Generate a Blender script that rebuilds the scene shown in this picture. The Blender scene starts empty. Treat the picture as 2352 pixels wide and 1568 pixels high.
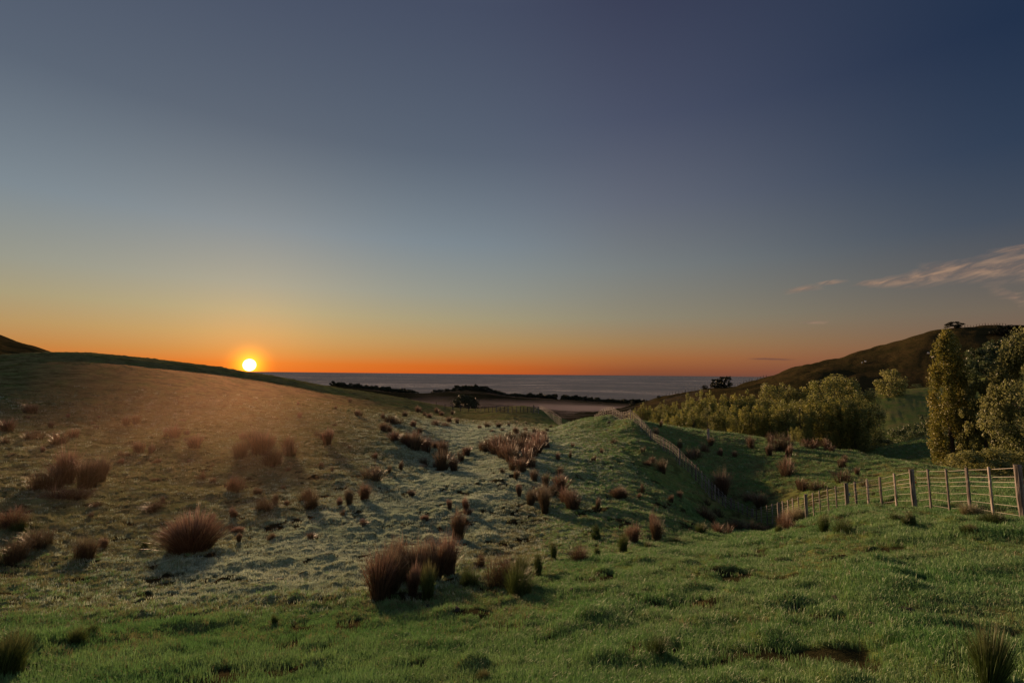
import bpy, bmesh, math, random
import numpy as np
from mathutils import Vector, Matrix

R = math.radians
rng = np.random.RandomState(7)
random.seed(7)
sc = bpy.context.scene
col = sc.collection

# ------------------------------------------------------------------ camera
EYE = 62.0                       # metres above the sea
F = 1110.0                       # focal length for a frame 2352 wide
PITCH = math.atan(75.0 / F)
ROLL = R(0.59)
cp, sp = math.cos(PITCH), math.sin(PITCH)
fwd = np.array([0, cp, sp]); up0 = np.array([0, -sp, cp]); rt0 = np.array([1.0, 0, 0])
rt = rt0 * math.cos(ROLL) + up0 * math.sin(ROLL)
up = -rt0 * math.sin(ROLL) + up0 * math.cos(ROLL)
cam_d = bpy.data.cameras.new('camera')
cam_d.sensor_width = 36.0
cam_d.lens = 36.0 * F / 2352.0
cam_d.clip_start = 0.1
cam_d.clip_end = 200000
cam = bpy.data.objects.new('camera', cam_d)
col.objects.link(cam)
cam.matrix_world = Matrix(((rt[0], up[0], -fwd[0], 0), (rt[1], up[1], -fwd[1], 0),
                           (rt[2], up[2], -fwd[2], EYE), (0, 0, 0, 1)))
sc.camera = cam

def ray(px, py):
    return fwd + (px - 1176.0) / F * rt - (py - 784.0) / F * up

def P(px, py, D):
    """world point seen at (px, py) of the 2352 wide photo at D metres ahead"""
    d = ray(px, py); d = d / d[1] * D
    return d + np.array([0, 0, EYE])

# ------------------------------------------------------------------ sun and sky
sd = ray(573, 838)
SUN_AZ = math.atan2(sd[0], sd[1])            # from +Y towards +X
DISC_EL = math.atan2(sd[2], math.hypot(sd[0], sd[1]))
LAMP_EL = R(7.5)
SUN_STRENGTH = 4.9
ld = bpy.data.lights.new('sun', 'SUN'); ld.energy = SUN_STRENGTH; ld.angle = R(1.5)
ld.color = (1.0, 0.62, 0.34)
lo = bpy.data.objects.new('sun', ld); col.objects.link(lo)
sv = Vector((math.sin(SUN_AZ) * math.cos(LAMP_EL), math.cos(SUN_AZ) * math.cos(LAMP_EL), math.sin(LAMP_EL)))
lo.rotation_euler = sv.to_track_quat('Z', 'Y').to_euler()
lo.location = (-40, 80, EYE + 60)

sc.view_settings.view_transform = 'Standard'
sc.view_settings.look = 'None'
sc.view_settings.gamma = 1.0
sc.view_settings.exposure = 0.8
sc.view_settings.use_curve_mapping = False
sc.cycles.max_bounces = 6
sc.cycles.transparent_max_bounces = 12
sc.cycles.volume_bounces = 0
sc.cycles.use_denoising = True

def lin(c):
    r = []
    for v in c:
        v /= 255.0
        r.append(v / 12.92 if v <= 0.04045 else ((v + 0.055) / 1.055) ** 2.4)
    return tuple(r) + (1.0,)

class NT:
    """tiny helper for node trees"""
    def __init__(s, tree): s.t = tree; s.n = tree.nodes; s.l = tree.links
    def node(s, typ, **kw):
        n = s.n.new(typ)
        for k, v in kw.items(): setattr(n, k, v)
        return n
    def put(s, sock, v):
        if hasattr(v, 'is_linked') or isinstance(v, bpy.types.NodeSocket): s.l.new(v, sock)
        elif v is not None:
            try: sock.default_value = v
            except Exception:
                sock.default_value = tuple(v)[:3]
    def math(s, op, a, b=None, c=None, clamp=False):
        n = s.node('ShaderNodeMath', operation=op, use_clamp=clamp)
        s.put(n.inputs[0], a)
        if b is not None: s.put(n.inputs[1], b)
        if c is not None: s.put(n.inputs[2], c)
        return n.outputs[0]
    def mix(s, f, a, b, mode='MIX'):
        n = s.node('ShaderNodeMix', data_type='RGBA', blend_type=mode)
        n.clamp_factor = True
        s.put(n.inputs[0], f); s.put(n.inputs[6], a); s.put(n.inputs[7], b)
        return n.outputs[2]
    def ramp(s, f, stops, interp='LINEAR'):
        n = s.node('ShaderNodeValToRGB'); cr = n.color_ramp; cr.interpolation = interp
        while len(cr.elements) < len(stops): cr.elements.new(0.5)
        for e, (p, c) in zip(cr.elements, stops):
            e.position = p
            e.color = c if len(c) == 4 else tuple(c) + (1,)
        s.put(n.inputs[0], f)
        return n.outputs[0]
    def rng(s, v, a, b, c=0.0, d=1.0, smooth=False):
        n = s.node('ShaderNodeMapRange'); n.interpolation_type = 'SMOOTHSTEP' if smooth else 'LINEAR'
        n.clamp = True
        s.put(n.inputs[0], v); s.put(n.inputs[1], a); s.put(n.inputs[2], b); s.put(n.inputs[3], c); s.put(n.inputs[4], d)
        return n.outputs[0]
    def noise(s, vec, scale, detail=4, rough=0.55, dist=0.0, col=False):
        n = s.node('ShaderNodeTexNoise')
        if vec is not None: s.l.new(vec, n.inputs['Vector'])
        n.inputs['Scale'].default_value = scale; n.inputs['Detail'].default_value = detail
        n.inputs['Roughness'].default_value = rough; n.inputs['Distortion'].default_value = dist
        return n.outputs[1] if col else n.outputs[0]
    def mapping(s, vec, scale=(1, 1, 1), loc=(0, 0, 0), rot=(0, 0, 0)):
        n = s.node('ShaderNodeMapping'); s.l.new(vec, n.inputs[0])
        n.inputs['Location'].default_value = loc; n.inputs['Rotation'].default_value = rot; n.inputs['Scale'].default_value = scale
        return n.outputs[0]

world = bpy.data.worlds.new('World'); sc.world = world; world.use_nodes = True
W = NT(world.node_tree); W.n.clear()
tc = W.node('ShaderNodeTexCoord')
sep = W.node('ShaderNodeSeparateXYZ'); W.l.new(tc.outputs['Generated'], sep.inputs[0])
X, Y, Z = sep.outputs
hl = W.math('SQRT', W.math('ADD', W.math('MULTIPLY', X, X), W.math('MULTIPLY', Y, Y)))
hl = W.math('MAXIMUM', hl, 0.0001)
c = W.math('DIVIDE', W.math('ADD', W.math('MULTIPLY', X, math.sin(SUN_AZ)), W.math('MULTIPLY', Y, math.cos(SUN_AZ))), hl)
zc = W.math('MAXIMUM', Z, 0.0)
zr = W.math('SQRT', zc)          # spreads the low sky over the ramp
q = math.sqrt
def stops(lst): return [(q(z), lin(cc)) for z, cc in lst]
SA = stops([(0.0, (208, 86, 24)), (0.016, (200, 98, 32)), (0.038, (182, 122, 64)), (0.07, (172, 140, 92)), (0.11, (158, 148, 116)), (0.16, (142, 145, 134)),
            (0.26, (117, 131, 141)), (0.42, (84, 96, 112)), (0.62, (66, 75, 96)), (1.0, (84, 94, 114))])
SM = stops([(0.0, (116, 68, 50)), (0.010, (144, 78, 44)), (0.034, (166, 102, 54)), (0.066, (158, 124, 82)), (0.115, (142, 134, 112)), (0.213, (122, 127, 126)),
            (0.33, (101, 106, 119)), (0.47, (76, 82, 103)), (0.63, (57, 61, 84)), (1.0, (84, 94, 114))])
SB = stops([(0.0, (92, 68, 66)), (0.02, (112, 78, 66)), (0.05, (122, 90, 70)), (0.10, (108, 96, 84)), (0.16, (86, 86, 88)), (0.23, (62, 72, 88)),
            (0.33, (42, 57, 80)), (0.47, (28, 44, 70)), (0.7, (36, 50, 72)), (1.0, (84, 94, 114))])
SC = stops([(0.0, (150, 146, 158)), (0.05, (182, 168, 174)), (0.13, (208, 190, 188)), (0.3, (186, 188, 198)), (0.6, (130, 144, 164)), (1.0, (84, 94, 114))])
ra, rm, rb, rc = (W.ramp(zr, s_) for s_ in (SA, SM, SB, SC))
def cosd(a): return math.cos(R(a))
f1 = W.rng(c, cosd(4), cosd(46), 0, 1, True)      # sun side -> mid
f2 = W.rng(c, cosd(22), cosd(80), 0, 1, True)      # mid -> cross sun
f3 = W.rng(c, cosd(95), cosd(170), 0, 1)     # cross sun -> opposite
sky = W.mix(f1, ra, rm); sky = W.mix(f2, sky, rb); sky = W.mix(f3, sky, rc)
# aureole and disc
sdn = sd / np.linalg.norm(sd)
dotn = W.node('ShaderNodeVectorMath', operation='DOT_PRODUCT')
W.l.new(tc.outputs['Generated'], dotn.inputs[0]); dotn.inputs[1].default_value = tuple(sdn)
ang = W.math('MULTIPLY', W.math('ARCCOSINE', W.math('MINIMUM', dotn.outputs['Value'], 1.0)), 180 / math.pi)
au1 = W.math('POWER', W.rng(ang, 0.4, 3.4, 1, 0), 3.6)
au2 = W.math('POWER', W.rng(ang, 0.5, 11.0, 1, 0), 2.6)
gl = W.mix(1.0, W.mix(au2, (0, 0, 0, 1), (0.20, 0.040, 0.0, 1)), W.mix(au1, (0, 0, 0, 1), (2.2, 0.72, 0.02, 1)), 'ADD')
sky = W.mix(1.0, sky, gl, 'ADD')
disc = W.rng(ang, 0.46, 0.66, 1, 0, True)
sky = W.mix(disc, sky, (14, 11, 6, 1))
# wisps of cloud, laid out by azimuth and elevation in degrees
az = W.math('MULTIPLY', W.math('ARCTAN2', X, Y), 180 / math.pi)
el = W.math('MULTIPLY', W.math('ARCSINE', Z), 180 / math.pi)
nz = W.node('ShaderNodeCombineXYZ'); W.put(nz.inputs[0], W.math('MULTIPLY', az, 0.22)); W.put(nz.inputs[1], W.math('SUBTRACT', el, W.math('MULTIPLY', az, 0.22)))
warp = W.noise(nz.outputs[0], 0.9, 4, 0.6)
fine = W.noise(nz.outputs[0], 2.0, 6, 0.62, 0.6)
warp2 = W.math('SUBTRACT', warp, 0.5)
def azel(px, py):
    d = ray(px, py); return math.degrees(math.atan2(d[0], d[1])), math.degrees(math.atan2(d[2], math.hypot(d[0], d[1])))
def wisp(p0, p1, wid0, wid1, amp):
    a0, e0 = azel(*p0); a1, e1 = azel(*p1)
    t = W.rng(az, a0, a1, 0, 1)
    ce = W.math('ADD', e0, W.math('MULTIPLY', t, e1 - e0))
    dev = W.math('SUBTRACT', W.math('SUBTRACT', el, ce), W.math('MULTIPLY', warp2, amp))
    wd = W.math('ADD', wid0, W.math('MULTIPLY', t, wid1 - wid0))
    m = W.math('SUBTRACT', 1.0, W.math('ABSOLUTE', W.math('DIVIDE', dev, wd)), clamp=True)
    ends = W.math('MULTIPLY', W.rng(az, a0 - 0.3, a0 + 1.5, 0, 1, True), W.rng(az, a1 + 1.5, a1 - 0.5, 0, 1, True))
    return W.math('MULTIPLY', m, ends)
cl = wisp((1955, 655), (2700, 560), 0.35, 2.6, 1.6)
for a in (((2110, 620), (2600, 610), 0.7, 1.5, 1.2), ((2270, 578), (2700, 530), 0.25, 1.2, 1.0), ((1800, 672), (1860, 660), 0.35, 0.4, 0.7),
          ((1872, 652), (1915, 648), 0.2, 0.3, 0.5), ((2275, 662), (2340, 690), 0.8, 0.5, 2.0), ((1838, 740), (1875, 741), 0.22, 0.22, 0.3)):
    cl = W.math('MAXIMUM', cl, wisp(*a))
cl = W.math('MULTIPLY', cl, W.rng(fine, 0.28, 0.62, 0.35, 1.0, True))
cl = W.math('MULTIPLY', W.math('POWER', cl, 0.85), 0.85, clamp=True)
cloudcol = W.mix(W.rng(fine, 0.4, 0.65), lin((116, 98, 90)), lin((164, 132, 108)))
sky = W.mix(cl, sky, cloudcol)
dk = W.math('MULTIPLY', wisp((1715, 824), (1800, 826), 0.16, 0.12, 0.3), 0.8, clamp=True)
sky = W.mix(dk, sky, lin((96, 66, 62)))
nish = W.node('ShaderNodeTexSky', sky_type='NISHITA')
nish.sun_disc = False; nish.sun_elevation = LAMP_EL; nish.sun_rotation = SUN_AZ; nish.air_density = 1.2; nish.dust_density = 2.0
bg1 = W.node('ShaderNodeBackground'); W.l.new(sky, bg1.inputs[0]); bg1.inputs[1].default_value = 0.60
bg2 = W.node('ShaderNodeBackground'); W.l.new(nish.outputs[0], bg2.inputs[0]); bg2.inputs[1].default_value = 0.0015
adds = W.node('ShaderNodeAddShader'); W.l.new(bg1.outputs[0], adds.inputs[0]); W.l.new(bg2.outputs[0], adds.inputs[1])
wo = W.node('ShaderNodeOutputWorld'); W.l.new(adds.outputs[0], wo.inputs[0])

# ------------------------------------------------------------------ helpers
def tag(o, label=None, cat=None, group=None, kind=None):
    if label: o['label'] = label
    if cat: o['category'] = cat
    if group: o['group'] = group
    if kind: o['kind'] = kind
    return o

def empty(name, loc, rz=0.0):
    o = bpy.data.objects.new(name, None); col.objects.link(o); o.location = tuple(loc); o.rotation_euler = (0, 0, rz)
    o.empty_display_size = 0.3
    return o

def mesh_np(name, V, faces, mats, midx=None, smooth=False):
    """faces: (n,3) or (n,4) int array"""
    me = bpy.data.meshes.new(name)
    V = np.ascontiguousarray(V, dtype=np.float32); faces = np.ascontiguousarray(faces, dtype=np.int32)
    k = faces.shape[1]
    me.vertices.add(len(V)); me.vertices.foreach_set('co', V.ravel())
    me.loops.add(faces.size); me.loops.foreach_set('vertex_index', faces.ravel())
    me.polygons.add(len(faces)); me.polygons.foreach_set('loop_start', np.arange(0, faces.size, k, dtype=np.int32))
    try: me.polygons.foreach_set('loop_total', np.full(len(faces), k, dtype=np.int32))
    except Exception: pass
    for m in (mats if isinstance(mats, (list, tuple)) else [mats]): me.materials.append(m)
    if midx is not None: me.polygons.foreach_set('material_index', np.asarray(midx, dtype=np.int32))
    if smooth: me.polygons.foreach_set('use_smooth', np.ones(len(faces), dtype=bool))
    me.update(calc_edges=True)
    return me

def fattr(me, name, vals):
    a = me.attributes.new(name, 'FLOAT', 'POINT'); a.data.foreach_set('value', np.asarray(vals, dtype=np.float32))

def obj(name, me, parent=None, loc=None, rz=0.0):
    o = bpy.data.objects.new(name, me); col.objects.link(o)
    if parent is not None: o.parent = parent
    if loc is not None: o.location = tuple(loc)
    if rz: o.rotation_euler = (0, 0, rz)
    return o

def copy_tree(o, parent=None):
    c_ = o.copy(); col.objects.link(c_)
    if parent is not None: c_.parent = parent
    for ch in list(o.children): copy_tree(ch, c_)
    return c_

class MB:
    def __init__(s): s.v = []; s.f = []
    def tube(s, pts, rad, n=6, cap=True):
        pts = [Vector(p) for p in pts]; rad = rad if hasattr(rad, '__len__') else [rad] * len(pts)
        rings = []
        for i, p in enumerate(pts):
            d = (pts[min(i + 1, len(pts) - 1)] - pts[max(i - 1, 0)]).normalized()
            a = d.orthogonal().normalized() if abs(d.z) < 0.95 else d.cross(Vector((0, 1, 0))).normalized()
            if i and (a.dot(la) < 0.5): a = (la - d * la.dot(d)).normalized()
            la = a; b = d.cross(a); base = len(s.v)
            for k in range(n):
                t = 2 * math.pi * k / n
                s.v.append(tuple(p + (a * math.cos(t) + b * math.sin(t)) * rad[i]))
            rings.append(base)
        for i in range(len(rings) - 1):
            for k in range(n):
                k2 = (k + 1) % n
                s.f.append((rings[i] + k, rings[i] + k2, rings[i + 1] + k2, rings[i + 1] + k))
        if cap:
            s.f.append(tuple(rings[-1] + k for k in range(n))); s.f.append(tuple(rings[0] + k for k in reversed(range(n))))
        return s
    def build(s, name, mat, smooth=False):
        me = bpy.data.meshes.new(name); me.from_pydata(s.v, [], s.f); me.materials.append(mat)
        if smooth:
            for p in me.polygons: p.use_smooth = True
        me.update(); return me

# value noise -------------------------------------------------------
_perm = np.random.RandomState(3).rand(256, 256).astype(np.float64)
def vnoise(x, y):
    xi = np.floor(x).astype(int); yi = np.floor(y).astype(int)
    fx = x - xi; fy = y - yi
    fx = fx * fx * fx * (fx * (fx * 6 - 15) + 10); fy = fy * fy * fy * (fy * (fy * 6 - 15) + 10)
    a = _perm[xi % 256, yi % 256]; b = _perm[(xi + 1) % 256, yi % 256]
    c_ = _perm[xi % 256, (yi + 1) % 256]; d = _perm[(xi + 1) % 256, (yi + 1) % 256]
    return (a * (1 - fx) + b * fx) * (1 - fy) + (c_ * (1 - fx) + d * fx) * fy
def rotn(x, y, s, a, off=0.0):
    ca, sa = math.cos(a), math.sin(a)
    return vnoise((x * ca - y * sa) * s + off, (x * sa + y * ca) * s + off * 1.7 + 31)
def sstep(x, a, b):
    t = np.clip((x - a) / (b - a), 0, 1); return t * t * (3 - 2 * t)

# ------------------------------------------------------------------ terrain
# control points: pixel of the photo and the distance ahead that the ground has there
CP = """
0 1568 4.6|300 1568 4.7|600 1568 4.7|900 1568 4.6|1176 1568 4.5|1500 1568 4.2|1800 1568 4.0|2100 1568 3.8|2352 1568 3.6
-200 1568 4.6|2550 1568 3.5
0 1470 6.2|400 1470 6.4|800 1470 6.4|1176 1470 6.1|1600 1470 5.4|2000 1450 5.1|2352 1440 4.9
0 1400 9.0|300 1400 9.3|600 1400 9.2|900 1400 8.6|1176 1400 7.9|1500 1400 7.0|1800 1380 6.5|2100 1360 6.4|2352 1340 6.3
0 1300 12.3|300 1300 13|600 1300 13.3|850 1330 12.0|1050 1330 11.0|1300 1300 11.2|1500 1280 10.8|1800 1280 10.0|2100 1250 9.2|2352 1240 8.3
1020 1358 9.8|1180 1350 9.8|1300 1290 12.2|1430 1262 14.0|1560 1238 17.5|1650 1226 20
1740 1222 23|1850 1212 20.5|1950 1200 18.2|2050 1182 16.4|2150 1180 13.2
2350 1196 9.9|2233 1183 11.7|2189 1180 12.6|2145 1172 13.7|2108 1166 14.5|2066 1170 15.4|2034 1172 16.4|2005 1177 17|1952 1182 17.8|1907 1187 20|1860 1192 22|1790 1206 25.4
1728 1208 28|1686 1190 29.6|1630 1146 32|1600 1105 34.5|1560 1066 37|1527 1038 40|1498 1014 43.5|1478 992 46.5|1448 966 50.5|1426 967 54|1407 957 58|1380 961 62|1366 968 66
150 1180 17.5|440 1262 15.0|650 1230 17.0|900 1230 17.3|1052 1236 17.6|1150 1200 19.5|1200 1250 16.5
0 1220 14.5|0 1150 18|250 1130 21.5|500 1170 20|750 1165 21|950 1150 23|1100 1100 28.5|1150 1060 35|1230 1157 23|1260 1180 21|1370 1172 20.5|1370 1237 16.5|1500 1200 19.5
1120 1010 47|1180 990 56|1060 1000 52|1000 1060 38|1100 970 76|1170 968 80|1050 950 104|1120 939 128|1190 938 130|1230 939 128|1265 966 92|1290 985 68
1250 1000 55|1285 1090 29|1280 1030 40|1310 1168 21.5|1360 1060 33|1423 1141 24.5|1410 1018 42|1476 1130 26|1522 1086 33|1350 1000 48|1300 978 60|1340 966 66|1400 985 51|1560 1145 27|1610 1186 26|1480 1037 38
0 1080 24|0 1000 34|0 930 46|0 870 60|0 816 76|200 1020 34|200 950 46|200 880 60|200 814 76|400 1000 40|400 930 54|400 870 68|400 834 80|573 1060 31|573 1000 42|573 930 60|573 890 73|573 857 88
720 1090 28|720 1020 38|720 950 57|720 905 78|720 881 96|830 1040 36|830 980 50|830 930 76|830 899 112|930 1020 40|930 970 58|930 935 86|930 915 118|1000 985 56|1000 948 92|1000 929 126|700 1148 22|500 1110 25.5
100 812 76|300 823 78|500 845 84|640 866 92|770 890 104
-250 1100 20|-250 950 40|-250 820 78
0 838 112|200 842 112|400 862 115|573 880 122|720 905 130|830 925 150|930 945 160|1050 965 170|1180 970 175|1280 985 140|1360 985 100
-250 690 260|-100 738 245|0 773 235|60 791 225|112 806 215|160 830 215|250 850 215|400 872 215|573 895 215|720 915 220|830 935 230
-100 800 420|60 840 420|300 880 420|573 900 420
930 955 240|1050 955 250|1180 955 250|1300 958 220|1400 975 130|1360 955 260
800 918 400|950 940 400|1100 940 400|1250 945 400|1400 945 400
800 905 620|950 922 620|1100 920 620|1250 932 620|1400 938 620
700 886 900|787 890 900|850 895 900|950 904 900|1000 902 900|1050 898 900|1118 899 900|1145 909 900|1225 914 900|1350 922 900|1478 929 900
500 925 1350|700 925 1350|900 927 1350|1100 929 1350|1300 931 1350|1500 933 1350
600 905 1080|787 908 1080|1000 916 1080|1118 916 1080|1225 926 1060|1350 931 1040|1478 936 1020|300 890 900|0 870 900
1427 968 57|1500 975 54|1560 984 52|1600 990 51|1660 997 49|1700 1003 48|1750 1009 46.5|1800 1016 45|1850 1024 42.5|1903 1034 40|1950 1042 38|2000 1050 36|2070 1062 33|2150 1075 30|2250 1092 26|2352 1110 22|2500 1130 18
1520 1000 47|1580 1050 40.5|1620 1038 42|1658 1137 33|1690 1050 40|1724 1030 43|1743 1158 30.0|1807 1093 33.5|1860 1123 28|1938 1107 28.5|1968 1090 31|1700 1110 34|2050 1110 25|2150 1130 20|2250 1140 16.5|2320 1150 14
1480 1000 80|1600 1030 78|1700 1045 74|1800 1060 70|1900 1075 64|2000 1085 50|2100 1095 44|2200 1105 40|2350 1120 36
1430 975 110|1500 965 130|1600 975 130|1700 985 125|1850 1000 110|1950 1020 90
1979 1044 64|2020 1032 64|2060 1020 64|2100 1009 64|2140 1002 64|2200 1000 64|2280 1000 66|2352 1000 68|2050 1062 53|2140 1058 50|2210 1075 46|2300 1070 50|2010 1066 54
2000 1050 82|2100 1035 84|2200 1030 86|2352 1020 88|1940 1060 74
1990 1000 106|2100 985 106|2250 970 106|2352 960 106|1990 950 122|2100 930 122|2250 915 122|1982 906 142|2060 894 142|2141 887 142|2200 878 142|2263 867 142|2352 852 142|1930 925 140
1990 925 165|2060 912 168|2141 905 168|2263 885 168|2352 868 168|1900 925 165
1450 950 210|1560 935 210|1700 915 210|1800 900 210|1900 890 210|2000 878 215|2100 868 210|2200 850 205|2300 820 205
1478 932 360|1500 919 345|1560 906 330|1620 894 320|1690 887 310|1739 875 305|1790 857 300|1848 839 300|1903 828 300|1971 812 295|2040 793 290|2089 779 285|2135 765 280|2182 755 275|2245 749 275|2300 750 275|2352 753 275|2500 762 275
1500 935 450|1620 915 450|1739 900 450|1903 860 450|2089 820 450|2245 800 450|2352 800 450
1600 930 800|1900 920 800|2200 900 800
1500 934 1300|1700 937 1300|1900 939 1300|2200 940 1300
"""
pts = []
for tok in CP.replace('\n', '|').split('|'):
    tok = tok.split()
    if len(tok) == 3:
        p = P(float(tok[0]), float(tok[1]), float(tok[2])); pts.append((math.atan2(p[0], p[1]), math.log(math.hypot(p[0], p[1])), p[2] - EYE))
def anchor(deg, r, z): pts.append((R(deg), math.log(r), z))
for dg in (-40, -15, 15, 40): anchor(dg, 0.5, -1.72); anchor(dg, 1.6, -1.95)
for dg in (-100, -140, 180, -180, 140, 100):
    anchor(dg, 0.5, -1.7); anchor(dg, 3, -1.65); anchor(dg, 12, -1.0); anchor(dg, 40, 0.5); anchor(dg, 150, 4); anchor(dg, 1300, 10)
for dg, l in ((-75, ((0.5, -1.7), (3, -2.1), (10, -3.6), (30, -2.0), (90, 4), (250, 16), (1300, 0))),
              (75, ((0.5, -1.7), (3, -2.0), (9, -2.9), (20, -4.2), (60, -5), (140, 4), (280, 26), (1300, -10)))):
    for r_, z_ in l: anchor(dg, r_, z_)
pts = np.array(pts)
AK = 2.3                                            # weight of azimuth against log distance
CX = pts[:, 0] * AK; CY = pts[:, 1]; CZ = pts[:, 2]
CYS = 1.0
def kern(d2): return np.where(d2 > 1e-12, d2 * np.log(d2 + 1e-12), 0.0)
n = len(pts)
# heights are interpolated as z / r^0.5 so that near and far points weigh alike
rs = np.sqrt(np.exp(CY)); Q = CZ / rs
A = np.zeros((n + 3, n + 3))
A[:n, :n] = kern((CX[:, None] - CX) ** 2 + (CY[:, None] - CY) ** 2) + np.eye(n) * 2e-4
A[:n, n] = 1; A[:n, n + 1] = CX; A[:n, n + 2] = CY; A[n:, :n] = A[:n, n:].T
SOL = np.linalg.solve(A, np.concatenate([Q, np.zeros(3)]))
def base_h(th, r):
    sh = th.shape; th = th.ravel(); r = r.ravel(); out = np.empty_like(th)
    for i in range(0, len(th), 60000):
        u = th[i:i + 60000] * AK; v = np.log(r[i:i + 60000])
        K = kern((u[:, None] - CX) ** 2 + (v[:, None] - CY) ** 2)
        out[i:i + 60000] = (K @ SOL[:n] + SOL[n] + SOL[n + 1] * u + SOL[n + 2] * v) * np.exp(v * 0.5)
    return out.reshape(sh)

def seg_dist(x, y, poly):
    best = np.full(x.shape, 1e9)
    for (x0, y0), (x1, y1) in zip(poly[:-1], poly[1:]):
        dx, dy = x1 - x0, y1 - y0; t = np.clip(((x - x0) * dx + (y - y0) * dy) / (dx * dx + dy * dy), 0, 1)
        best = np.minimum(best, np.hypot(x - x0 - t * dx, y - y0 - t * dy))
    return best
def xy(px, py, D): p = P(px, py, D); return (p[0], p[1])
SLOPE_EDGE = [xy(-300, 1440, 7.2), xy(0, 1425, 7.9), xy(500, 1420, 8.0), xy(850, 1385, 9.0), xy(1180, 1350, 9.8), xy(1430, 1262, 14), xy(1650, 1226, 20)]
FLOOR = [xy(720, 1300, 13.5), xy(860, 1230, 17), xy(970, 1170, 21), xy(1080, 1110, 27), xy(1120, 1040, 40), xy(1110, 985, 60)]
_fl = sorted([xy(1728, 1214, 29), xy(1787, 1206, 25.4), xy(1850, 1192, 22.2), xy(1943, 1182, 17.9), xy(2034, 1172, 16.4), xy(2108, 1166, 14.5), xy(2189, 1180, 12.6), xy(2350, 1196, 9.9)], key=lambda q_: q_[0])
print('fence', _fl)
FX = np.array([xy(1728, 1214, 29)[0] - 0.5, 99]); FY = np.array([29.0, 29.0])
def slope_mask(x, y):
    """1 on the smooth near slope, 0 on the pugged valley ground"""
    ex = np.array([e[0] for e in SLOPE_EDGE]); ey = np.array([e[1] for e in SLOPE_EDGE])
    edge = np.interp(x, ex, ey, left=ey[0], right=60)
    edge = np.where(x > ex[-1], 40, edge)
    m = 1 - sstep(y - edge, -1.5, 1.5)
    fe = np.interp(x, FX, FY, left=1e3, right=FY[-1])
    return m * (1 - sstep(y - fe, 0.2, 1.6))
def micro(x, y, r):
    sm = slope_mask(x, y)
    b1 = np.abs(rotn(x, y, 1.9, 0.4) - 0.5) * 2; b2 = np.abs(rotn(x, y, 3.7, 1.3, 7) - 0.5) * 2; b3 = rotn(x, y, 6.8, 2.1, 13)
    w1 = rotn(x, y, 0.28, 0.9, 3)
    tall = np.clip(rotn(x, y, 1.15, 0.2, 19) - 0.70, 0, 1) * 1.0     # scattered tussocky mounds
    pug = 0.05 * b1 + 0.095 * b2 + 0.05 * b3 + tall * 0.5
    terr = rotn(x * 0.35, y * 1.0, 1.1, 0.15, 5) * 0.10                # stock tracks along the hill
    lump = np.clip(rotn(x, y, 0.9, 0.5, 23) - 0.60, 0, 1) * 0.34 + np.clip(rotn(x, y, 2.3, 0.1, 29) - 0.62, 0, 1) * 0.26
    soft = 0.05 * rotn(x, y, 1.7, 0.7, 11) + 0.022 * rotn(x, y, 5.2, 1.9, 37) + lump
    far = sstep(r, 60, 200)
    big = (rotn(x, y, 0.02, 0.3, 41) - 0.5) * 3.0 * sstep(r, 150, 500) + (np.abs(rotn(x, y, 0.06, 0.8, 43) - 0.5) * 6 + np.abs(rotn(x, y, 0.16, 1.8, 47) - 0.5) * 2.2 - 2.0) * sstep(r, 170, 280) * (1 - sstep(r, 500, 700))
    z = sm * soft + (1 - sm) * (pug * (0.45 + 0.9 * w1) + terr) * (1 - 0.5 * far) + big * 0.6 - 0.06
    return z * sstep(r, 0.5, 3)
def height(x, y, fine=True):
    x = np.asarray(x, float); y = np.asarray(y, float)
    r = np.maximum(np.hypot(x, y), 0.3); th = np.arctan2(x, y)
    z = base_h(th, r)
    if fine: z = z + micro(x, y, r)
    return z + EYE

th = np.concatenate([np.arange(-180, -52, 4.0), np.arange(-52, 52, 0.135), np.arange(52, 180, 4.0)])
NTH = len(th); thr = np.radians(th)
rr = [0.6]
while rr[-1] < 1500:
    r0 = rr[-1]; rr.append(r0 * (1.06 if r0 < 3 else 1.0055 if 6 < r0 < 30 else 1.0075 if r0 < 135 else 1.016))
rr = np.array(rr); NR = len(rr)
TH, RR = np.meshgrid(thr, rr)
GX = RR * np.sin(TH); GY = RR * np.cos(TH)
GZ = base_h(TH, RR) + micro(GX, GY, RR) + EYE
dfl = seg_dist(GX, GY, FLOOR)
def frostf(x, y, r): return np.exp(-(seg_dist(x, y, FLOOR) / (2.8 + 0.11 * r)) ** 2) * (0.75 + 0.5 * rotn(x, y, 0.5, 0.4, 71))
frost = frostf(GX, GY, RR) * (1 - slope_mask(GX, GY) * 0.9)
frost = np.clip(frost * 1.1 + (1 - slope_mask(GX, GY)) * 0.22 * (1 - sstep(RR, 25, 50)) * (1 - 0.8 * sstep(TH, R(12), R(22))), 0, 1) * (1 - sstep(RR, 90, 150))
smask = slope_mask(GX, GY)
def greenf(x, y, r):
    th_ = np.arctan2(x, y); return np.maximum(0.8 * sstep(th_, R(1), R(6)), 0.45 * sstep(y, -30, 6) * (1 - sstep(y, 9, 16)))
smask = np.maximum(smask, greenf(GX, GY, RR))
def mudf(x, y): return sstep(rotn(x, y, 1.3, 0.45, 83) * 0.6 + rotn(x, y, 3.3, 1.1, 87) * 0.4, 0.66, 0.73)
mud = mudf(GX, GY) * (1 - sstep(RR, 25, 50))
GZ = GZ - 0.03 * mud
V = np.stack([GX.ravel(), GY.ravel(), GZ.ravel()], 1)
ii = np.arange(NR - 1)[:, None] * NTH; jj = np.arange(NTH)[None, :]; j2 = (np.arange(NTH)[None, :] + 1) % NTH
quads = np.stack([ii + jj, ii + j2, ii + NTH + j2, ii + NTH + jj], -1)
quads = quads[..., ::-1] if False else quads

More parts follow.
